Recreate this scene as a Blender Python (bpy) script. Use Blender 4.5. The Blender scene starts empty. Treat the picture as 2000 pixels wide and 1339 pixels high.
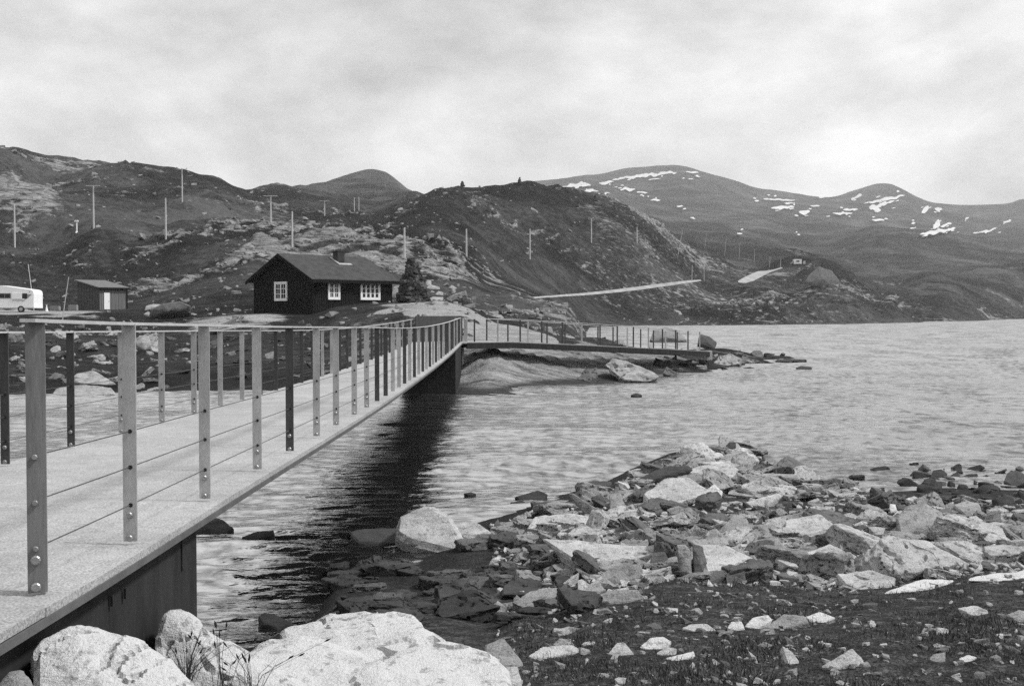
import bpy, bmesh, math, random
import numpy as np
from mathutils import Vector, Matrix, noise as mnoise

random.seed(7)
RNG = np.random.default_rng(7)
SC = bpy.context.scene
COL = SC.collection

# ------------------------------------------------------------------ camera, sky, sun, exposure
F = 2222.0                     # focal length in photo pixels (photo 2000 wide)
EYE = 3.3                      # eye height above the lake (lake is z = 0)
HOR = 608.0
PITCH = math.atan((669.5 - HOR) / F)
cam_d = bpy.data.cameras.new('camera')
cam_d.sensor_width = 36.0
cam_d.lens = 36.0 * F / 2000.0
cam_d.clip_start = 0.1
cam_d.clip_end = 20000
cam = bpy.data.objects.new('camera', cam_d)
COL.objects.link(cam)
cam.location = (0, 0, EYE)
cam.rotation_euler = (math.pi / 2 - PITCH, 0, 0)
SC.camera = cam

SUN_DIR = Vector((0.72, -0.10, 0.92)).normalized()     # towards the sun
sun_el = math.asin(SUN_DIR.z)
sun_az = math.atan2(SUN_DIR.x, SUN_DIR.y)
world = bpy.data.worlds.new('World')
SC.world = world
world.use_nodes = True
nt = world.node_tree
nt.nodes.clear()
def wn(t, **k):
    n = nt.nodes.new(t)
    for a, b in k.items():
        setattr(n, a, b)
    return n
sky = wn('ShaderNodeTexSky', sky_type='NISHITA', sun_disc=False)
sky.sun_elevation = sun_el
sky.sun_rotation = sun_az
sky.altitude = 1400
bw = wn('ShaderNodeRGBToBW')
nt.links.new(sky.outputs[0], bw.inputs[0])
geo = wn('ShaderNodeTexCoord')
sep = wn('ShaderNodeSeparateXYZ')
nt.links.new(geo.outputs['Generated'], sep.inputs[0])
absz = wn('ShaderNodeMath', operation='MAXIMUM'); absz.inputs[1].default_value = 0.0
nt.links.new(sep.outputs['Z'], absz.inputs[0])
den = wn('ShaderNodeMath', operation='ADD'); den.inputs[1].default_value = 0.42
nt.links.new(absz.outputs[0], den.inputs[0])
dx = wn('ShaderNodeMath', operation='DIVIDE'); dy = wn('ShaderNodeMath', operation='DIVIDE')
nt.links.new(sep.outputs['X'], dx.inputs[0]); nt.links.new(den.outputs[0], dx.inputs[1])
nt.links.new(sep.outputs['Y'], dy.inputs[0]); nt.links.new(den.outputs[0], dy.inputs[1])
cmb = wn('ShaderNodeCombineXYZ')
nt.links.new(dx.outputs[0], cmb.inputs['X']); nt.links.new(dy.outputs[0], cmb.inputs['Y'])
cl1 = wn('ShaderNodeTexNoise'); cl1.inputs['Scale'].default_value = 1.35
cl1.inputs['Detail'].default_value = 7; cl1.inputs['Roughness'].default_value = 0.55
cl1.inputs['Distortion'].default_value = 0.5
off = wn('ShaderNodeVectorMath', operation='ADD'); off.inputs[1].default_value = (3.7, 1.9, 0)
nt.links.new(cmb.outputs[0], off.inputs[0]); nt.links.new(off.outputs[0], cl1.inputs['Vector'])
cl2 = wn('ShaderNodeTexNoise'); cl2.inputs['Scale'].default_value = 4.5
cl2.inputs['Detail'].default_value = 8; cl2.inputs['Roughness'].default_value = 0.6
nt.links.new(off.outputs[0], cl2.inputs['Vector'])
mxn = wn('ShaderNodeMix', data_type='FLOAT'); mxn.inputs[0].default_value = 0.32
nt.links.new(cl1.outputs[0], mxn.inputs[2]); nt.links.new(cl2.outputs[0], mxn.inputs[3])
cr = wn('ShaderNodeValToRGB')
cr.color_ramp.elements[0].position = 0.37; cr.color_ramp.elements[0].color = (0.40, 0.40, 0.40, 1)
cr.color_ramp.elements[1].position = 0.62; cr.color_ramp.elements[1].color = (0.98, 0.98, 0.98, 1)
nt.links.new(mxn.outputs[0], cr.inputs[0])
cs = wn('ShaderNodeMath', operation='MULTIPLY'); cs.inputs[1].default_value = 11.4
nt.links.new(cr.outputs[0], cs.inputs[0])
mx = wn('ShaderNodeMix', data_type='FLOAT'); mx.inputs[0].default_value = 0.9
nt.links.new(bw.outputs[0], mx.inputs[2]); nt.links.new(cs.outputs[0], mx.inputs[3])
bg = wn('ShaderNodeBackground'); bg.inputs['Strength'].default_value = 0.10
nt.links.new(mx.outputs[0], bg.inputs['Color'])
wo = wn('ShaderNodeOutputWorld')
nt.links.new(bg.outputs[0], wo.inputs['Surface'])

sun_d = bpy.data.lights.new('sun', 'SUN')
sun_d.energy = 2.9
sun_d.angle = math.radians(7)
sun_o = bpy.data.objects.new('sun', sun_d)
COL.objects.link(sun_o)
sun_o.rotation_euler = SUN_DIR.to_track_quat('Z', 'Y').to_euler()

SC.view_settings.view_transform = 'Standard'
SC.view_settings.look = 'None'
SC.view_settings.exposure = 0.31
SC.view_settings.gamma = 1.0
SC.view_settings.use_curve_mapping = False
SC.cycles.use_denoising = False
SC.cycles.max_bounces = 5
SC.cycles.diffuse_bounces = 2
SC.cycles.glossy_bounces = 3
SC.cycles.sample_clamp_indirect = 4.0
SC.cycles.caustics_reflective = False
SC.cycles.caustics_refractive = False

# ------------------------------------------------------------------ helpers: picture <-> place
CP, SP = math.cos(PITCH), math.sin(PITCH)
def ray(px, py):
    """slope of the line of sight: X and Z gained per metre of Y"""
    a = (px - 1000.0) / F
    b = (669.5 - py) / F
    k = CP + b * SP
    return a / k, (-SP + b * CP) / k
def at(px, py, D):
    a, b = ray(px, py)
    return Vector((a * D, D, EYE + b * D))
def sstep(a, b, x):
    t = np.clip((x - a) / (b - a), 0, 1)
    return t * t * (3 - 2 * t)

# ------------------------------------------------------------------ numpy gradient noise
_perm = RNG.permutation(256); _perm = np.concatenate([_perm, _perm, _perm])
_ang = RNG.random(256) * 2 * np.pi
_gx, _gy = np.cos(_ang), np.sin(_ang)
def pnoise(x, y):
    xi = np.floor(x).astype(int); yi = np.floor(y).astype(int)
    xf = x - xi; yf = y - yi
    u = xf * xf * xf * (xf * (xf * 6 - 15) + 10); v = yf * yf * yf * (yf * (yf * 6 - 15) + 10)
    xi &= 255; yi &= 255
    def g(ix, iy, fx, fy):
        h = _perm[_perm[ix] + iy]
        return _gx[h] * fx + _gy[h] * fy
    n00 = g(xi, yi, xf, yf); n10 = g(xi + 1, yi, xf - 1, yf)
    n01 = g(xi, yi + 1, xf, yf - 1); n11 = g(xi + 1, yi + 1, xf - 1, yf - 1)
    return ((n00 * (1 - u) + n10 * u) * (1 - v) + (n01 * (1 - u) + n11 * u) * v) * 1.5

# ------------------------------------------------------------------ materials
MATS = {}
def newmat(name):
    m = bpy.data.materials.new(name)
    m.use_nodes = True
    n = m.node_tree
    n.nodes.clear()
    out = n.nodes.new('ShaderNodeOutputMaterial')
    b = n.nodes.new('ShaderNodeBsdfPrincipled')
    n.links.new(b.outputs[0], out.inputs['Surface'])
    MATS[name] = m
    return m, n, b
def g4(v):
    return (v, v, v, 1)
def noise_node(n, vec, scale, detail=4, rough=0.6, dist=0.0):
    t = n.nodes.new('ShaderNodeTexNoise')
    t.inputs['Scale'].default_value = scale; t.inputs['Detail'].default_value = detail
    t.inputs['Roughness'].default_value = rough; t.inputs['Distortion'].default_value = dist
    if vec is not None:
        n.links.new(vec, t.inputs['Vector'])
    return t
def ramp(n, fac, stops):
    r = n.nodes.new('ShaderNodeValToRGB')
    e = r.color_ramp.elements
    while len(e) < len(stops):
        e.new(0.5)
    for k, (p, c) in enumerate(stops):
        e[k].position = p; e[k].color = g4(c)
    n.links.new(fac, r.inputs[0])
    return r
def math_node(n, op, a, b=None):
    m = n.nodes.new('ShaderNodeMath'); m.operation = op
    for i, v in enumerate((a, b)):
        if v is None:
            continue
        if isinstance(v, (int, float)):
            m.inputs[i].default_value = v
        else:
            n.links.new(v, m.inputs[i])
    return m.outputs[0]
def mixc(n, fac, a, b, mode='MIX'):
    m = n.nodes.new('ShaderNodeMix'); m.data_type = 'RGBA'; m.blend_type = mode
    for sock, v in ((m.inputs[0], fac), (m.inputs[6], a), (m.inputs[7], b)):
        if isinstance(v, (int, float)):
            sock.default_value = v if sock == m.inputs[0] else g4(v)
        else:
            n.links.new(v, sock)
    return m.outputs[2]
def objvec(n, rnd=True, scale=(1, 1, 1)):
    tc = n.nodes.new('ShaderNodeTexCoord')
    v = tc.outputs['Object']
    if rnd:
        oi = n.nodes.new('ShaderNodeObjectInfo')
        ml = math_node(n, 'MULTIPLY', oi.outputs['Random'], 57.0)
        ad = n.nodes.new('ShaderNodeVectorMath'); ad.operation = 'ADD'
        n.links.new(v, ad.inputs[0]); n.links.new(ml, ad.inputs[1])
        v = ad.outputs[0]
    if scale != (1, 1, 1):
        mp = n.nodes.new('ShaderNodeMapping'); mp.inputs['Scale'].default_value = scale
        n.links.new(v, mp.inputs[0]); v = mp.outputs[0]
    return v
def simple(name, lo, hi, scale=6.0, rough=0.7, bump=0.1, fine=60.0, metal=0.0, bdist=0.01, stretch=(1, 1, 1), spec=0.3):
    m, n, b = newmat(name)
    v = objvec(n, True, stretch)
    t = noise_node(n, v, scale, 6, 0.65)
    t2 = noise_node(n, v, fine, 3, 0.7)
    s = math_node(n, 'ADD', math_node(n, 'MULTIPLY', t.outputs[0], 0.65), math_node(n, 'MULTIPLY', t2.outputs[0], 0.35))
    r = ramp(n, s, [(0.34, lo), (0.66, hi)])
    n.links.new(r.outputs[0], b.inputs['Base Color'])
    b.inputs['Roughness'].default_value = rough
    b.inputs['Metallic'].default_value = metal
    b.inputs['Specular IOR Level'].default_value = spec
    if bump:
        bp = n.nodes.new('ShaderNodeBump'); bp.inputs['Strength'].default_value = bump
        bp.inputs['Distance'].default_value = bdist
        n.links.new(s, bp.inputs['Height']); n.links.new(bp.outputs[0], b.inputs['Normal'])
    return m
def rockmat(name, lo, hi, lichen=0.35, rough=0.85, scale=2.2, spec=0.2, strata=0.5):
    m, n, b = newmat(name)
    v = objvec(n, True)
    mp = n.nodes.new('ShaderNodeMapping')
    mp.inputs['Rotation'].default_value = (0.35, 0.5, 0.4); mp.inputs['Scale'].default_value = (0.6, 0.6, 3.4)
    n.links.new(v, mp.inputs[0])
    big = noise_node(n, v, scale, 5, 0.6)
    st = noise_node(n, mp.outputs[0], scale * 2.2, 6, 0.65, 0.6)
    fine = noise_node(n, v, scale * 26, 4, 0.75)
    s = math_node(n, 'ADD', math_node(n, 'MULTIPLY', big.outputs[0], 0.35), math_node(n, 'MULTIPLY', st.outputs[0], 0.3 * (0.5 + strata)))
    s = math_node(n, 'ADD', s, math_node(n, 'MULTIPLY', fine.outputs[0], 0.42))
    c = ramp(n, s, [(0.36, lo * 0.45), (0.47, (lo + hi) / 2 * 0.85), (0.60, hi)])
    spots = noise_node(n, v, scale * 5.5, 5, 0.7)
    sp = ramp(n, spots.outputs[0], [(0.54, 0.0), (0.64, lichen)])
    col = mixc(n, sp.outputs[0], c.outputs[0], lo * 0.28)
    n.links.new(col, b.inputs['Base Color'])
    b.inputs['Roughness'].default_value = rough
    b.inputs['Specular IOR Level'].default_value = spec
    bp = n.nodes.new('ShaderNodeBump'); bp.inputs['Strength'].default_value = 1.0
    bp.inputs['Distance'].default_value = 0.06
    n.links.new(s, bp.inputs['Height']); n.links.new(bp.outputs[0], b.inputs['Normal'])
    return m

rockmat('rock_white', 0.26, 0.68, 0.55, strata=1.6)
rockmat('rock_pale', 0.22, 0.60, 0.55)
rockmat('rock_mid', 0.12, 0.40, 0.6)
rockmat('rock_dim', 0.06, 0.17, 0.5)
rockmat('rock_wet', 0.022, 0.055, 0.3, rough=0.6, spec=0.15)
rockmat('rock_damp', 0.032, 0.085, 0.3, rough=0.6, spec=0.2)
rockmat('rock_hill', 0.10, 0.30, 0.5, scale=0.9)
def deckmat():
    m, n, b = newmat('deck_concrete')
    v = objvec(n, False)
    big = noise_node(n, v, 0.8, 7, 0.65); sp = noise_node(n, v, 95.0, 2, 0.6); mid_ = noise_node(n, v, 9.0, 5, 0.7)
    c = ramp(n, math_node(n, 'ADD', math_node(n, 'MULTIPLY', big.outputs[0], .6), math_node(n, 'MULTIPLY', mid_.outputs[0], .4)), [(0.36, 0.36), (0.62, 0.55)])
    k = ramp(n, sp.outputs[0], [(0.33, 0.45), (0.67, 1.0)])
    n.links.new(mixc(n, 1.0, c.outputs[0], k.outputs[0], 'MULTIPLY'), b.inputs['Base Color'])
    b.inputs['Roughness'].default_value = .9; b.inputs['Specular IOR Level'].default_value = .2
    bp = n.nodes.new('ShaderNodeBump'); bp.inputs['Strength'].default_value = .4; bp.inputs['Distance'].default_value = .01
    n.links.new(sp.outputs[0], bp.inputs['Height']); n.links.new(bp.outputs[0], b.inputs['Normal'])
deckmat()
simple('deck_edge', 0.07, 0.13, 5.0, 0.85, 0.1, 90)
simple('steel_light', 0.30, 0.52, 9.0, 0.55, 0.05, 120, metal=0.35, stretch=(1, 1, 0.3))
simple('steel_mid', 0.12, 0.27, 5.0, 0.4, 0.05, 90, metal=0.4, stretch=(1, 1, 0.12))
simple('steel_dark', 0.045, 0.085, 9.0, 0.5, 0.05, 120, metal=0.3, stretch=(1, 1, 0.3))
simple('steel_rail', 0.42, 0.62, 6.0, 0.5, 0.05, 120, metal=0.3)
simple('cable_steel', 0.06, 0.12, 20, 0.5, 0, 100, metal=0.4)
simple('bolt_steel', 0.22, 0.40, 30, 0.4, 0, 200, metal=0.6)
simple('corten', 0.018, 0.042, 5.0, 0.9, 0.15, 70, stretch=(1, 1, 0.25), spec=0.1)
simple('corten_panel', 0.05, 0.09, 3.0, 0.9, 0.15, 50, stretch=(1, 1, 0.2), spec=0.1)
simple('concrete_pale', 0.45, 0.62, 5.0, 0.9, 0.2, 60)
simple('cabin_wall', 0.007, 0.022, 4.0, 0.9, 0.2, 30, stretch=(4, 4, 0.4), spec=0.1)
simple('cabin_trim', 0.006, 0.012, 4.0, 0.9, 0.1, 30, spec=0.1)
simple('cabin_roof', 0.038, 0.08, 2.0, 0.9, 0.3, 9, spec=0.1)
simple('flashing', 0.28, 0.42, 5.0, 0.6, 0, 30)
simple('chimney_brick', 0.025, 0.055, 5.0, 0.9, 0.3, 18)
simple('white_paint', 0.74, 0.86, 8.0, 0.6, 0.0, 40)
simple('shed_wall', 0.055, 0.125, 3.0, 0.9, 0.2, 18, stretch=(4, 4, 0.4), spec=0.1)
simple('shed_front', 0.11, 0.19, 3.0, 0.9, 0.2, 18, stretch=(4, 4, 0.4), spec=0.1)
simple('shed_roof', 0.10, 0.16, 3.0, 0.8, 0.1, 18)
simple('caravan_white', 0.80, 0.88, 2.0, 0.45, 0.0, 10, spec=0.4)
simple('caravan_grey', 0.20, 0.27, 2.0, 0.6, 0.0, 10)
simple('rubber', 0.012, 0.022, 9.0, 0.8, 0.0, 40)
simple('wood_pole', 0.42, 0.58, 2.0, 0.9, 0.0, 14)
simple('wood_dark', 0.03, 0.06, 2.0, 0.9, 0.0, 14)
simple('block_concrete', 0.20, 0.32, 4.0, 0.9, 0.1, 30)
simple('snow', 0.42, 0.74, 0.05, 0.7, 0.0, 0.6)
simple('road_gravel', 0.20, 0.40, 0.25, 0.95, 0.1, 5.0)
simple('blade_dark', 0.02, 0.05, 20, 0.8, 0, 60)
simple('seed_head', 0.008, 0.02, 20, 0.8, 0, 60)
simple('heath_leaf', 0.02, 0.17, 3.0, 0.85, 0, 25, spec=0.1)
simple('petal', 0.6, 0.75, 20, 0.8, 0, 60)
def glassmat():
    m, n, b = newmat('window_glass')
    b.inputs['Base Color'].default_value = g4(0.03)
    b.inputs['Roughness'].default_value = 0.08
    b.inputs['Specular IOR Level'].default_value = 0.6
glassmat()

# ------------------------------------------------------------------ mesh helpers
def link(name, me, mat, parent=None):
    o = bpy.data.objects.new(name, me)
    COL.objects.link(o)
    if mat is not None and len(me.materials) == 0:
        me.materials.append(MATS[mat])
    if parent is not None:
        o.parent = parent
    return o
def tag(o, label=None, cat=None, group=None, kind=None):
    if label: o['label'] = label
    if cat: o['category'] = cat
    if group: o['group'] = group
    if kind: o['kind'] = kind
    elif cat: o['kind'] = 'thing'
    return o
def empty(name, loc=(0, 0, 0), rz=0.0):
    o = bpy.data.objects.new(name, None)
    o.empty_display_size = 0.2
    COL.objects.link(o)
    o.location = loc; o.rotation_euler = (0, 0, rz)
    return o
class MB:
    def __init__(s):
        s.v = []; s.f = []
    def add(s, vs, fs):
        k = len(s.v)
        s.v += [tuple(p) for p in vs]
        s.f += [tuple(i + k for i in q) for q in fs]
        return s
    def box(s, c, d, M=None):
        cx, cy, cz = c; hx, hy, hz = d[0] / 2, d[1] / 2, d[2] / 2
        vs = [Vector((cx + a * hx, cy + b * hy, cz + e * hz)) for e in (-1, 1) for b in (-1, 1) for a in (-1, 1)]
        if M is not None:
            vs = [M @ p for p in vs]
        return s.add(vs, [(0, 2, 3, 1), (4, 5, 7, 6), (0, 1, 5, 4), (2, 6, 7, 3), (0, 4, 6, 2), (1, 3, 7, 5)])
    def hexa(s, p):
        """8 points: bottom 4 round, top 4 round"""
        return s.add(p, [(3, 2, 1, 0), (4, 5, 6, 7), (0, 1, 5, 4), (1, 2, 6, 5), (2, 3, 7, 6), (3, 0, 4, 7)])
    def tube(s, pts, r, n=6, cap=True):
        k = len(s.v)
        pts = [Vector(p) for p in pts]
        rr = r if isinstance(r, (list, tuple)) else [r] * len(pts)
        for i, p in enumerate(pts):
            d = (pts[min(i + 1, len(pts) - 1)] - pts[max(i - 1, 0)]).normalized()
            up = Vector((0, 0, 1)) if abs(d.z) < 0.9 else Vector((1, 0, 0))
            a = d.cross(up).normalized(); b = a.cross(d)
            for j in range(n):
                t = 2 * math.pi * j / n
                s.v.append(tuple(p + (a * math.cos(t) + b * math.sin(t)) * rr[i]))
        for i in range(len(pts) - 1):
            for j in range(n):
                s.f.append((k + i * n + j, k + i * n + (j + 1) % n, k + (i + 1) * n + (j + 1) % n, k + (i + 1) * n + j))
        if cap:
            s.f.append(tuple(k + j for j in range(n))[::-1])
            s.f.append(tuple(k + (len(pts) - 1) * n + j for j in range(n)))
        return s
    def sweep(s, secs):
        """list of equal-length closed sections"""
        k = len(s.v); n = len(secs[0])
        for q in secs:
            s.v += [tuple(p) for p in q]
        for i in range(len(secs) - 1):
            for j in range(n):
                s.f.append((k + i * n + j, k + i * n + (j + 1) % n, k + (i + 1) * n + (j + 1) % n, k + (i + 1) * n + j))
        s.f.append(tuple(range(k, k + n))[::-1])
        s.f.append(tuple(range(k + (len(secs) - 1) * n, k + len(secs) * n)))
        return s
    def mesh(s, name):
        me = bpy.data.meshes.new(name)
        me.from_pydata(s.v, [], s.f)
        bm = bmesh.new(); bm.from_mesh(me)
        bmesh.ops.recalc_face_normals(bm, faces=bm.faces)
        bm.to_mesh(me); bm.free()
        return me
    def build(s, name, mat, parent=None, smooth=None):
        me = s.mesh(name)
        if smooth is not None:
            me.shade_smooth(); me.set_sharp_from_angle(angle=math.radians(smooth))
        return link(name, me, mat, parent)

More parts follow.
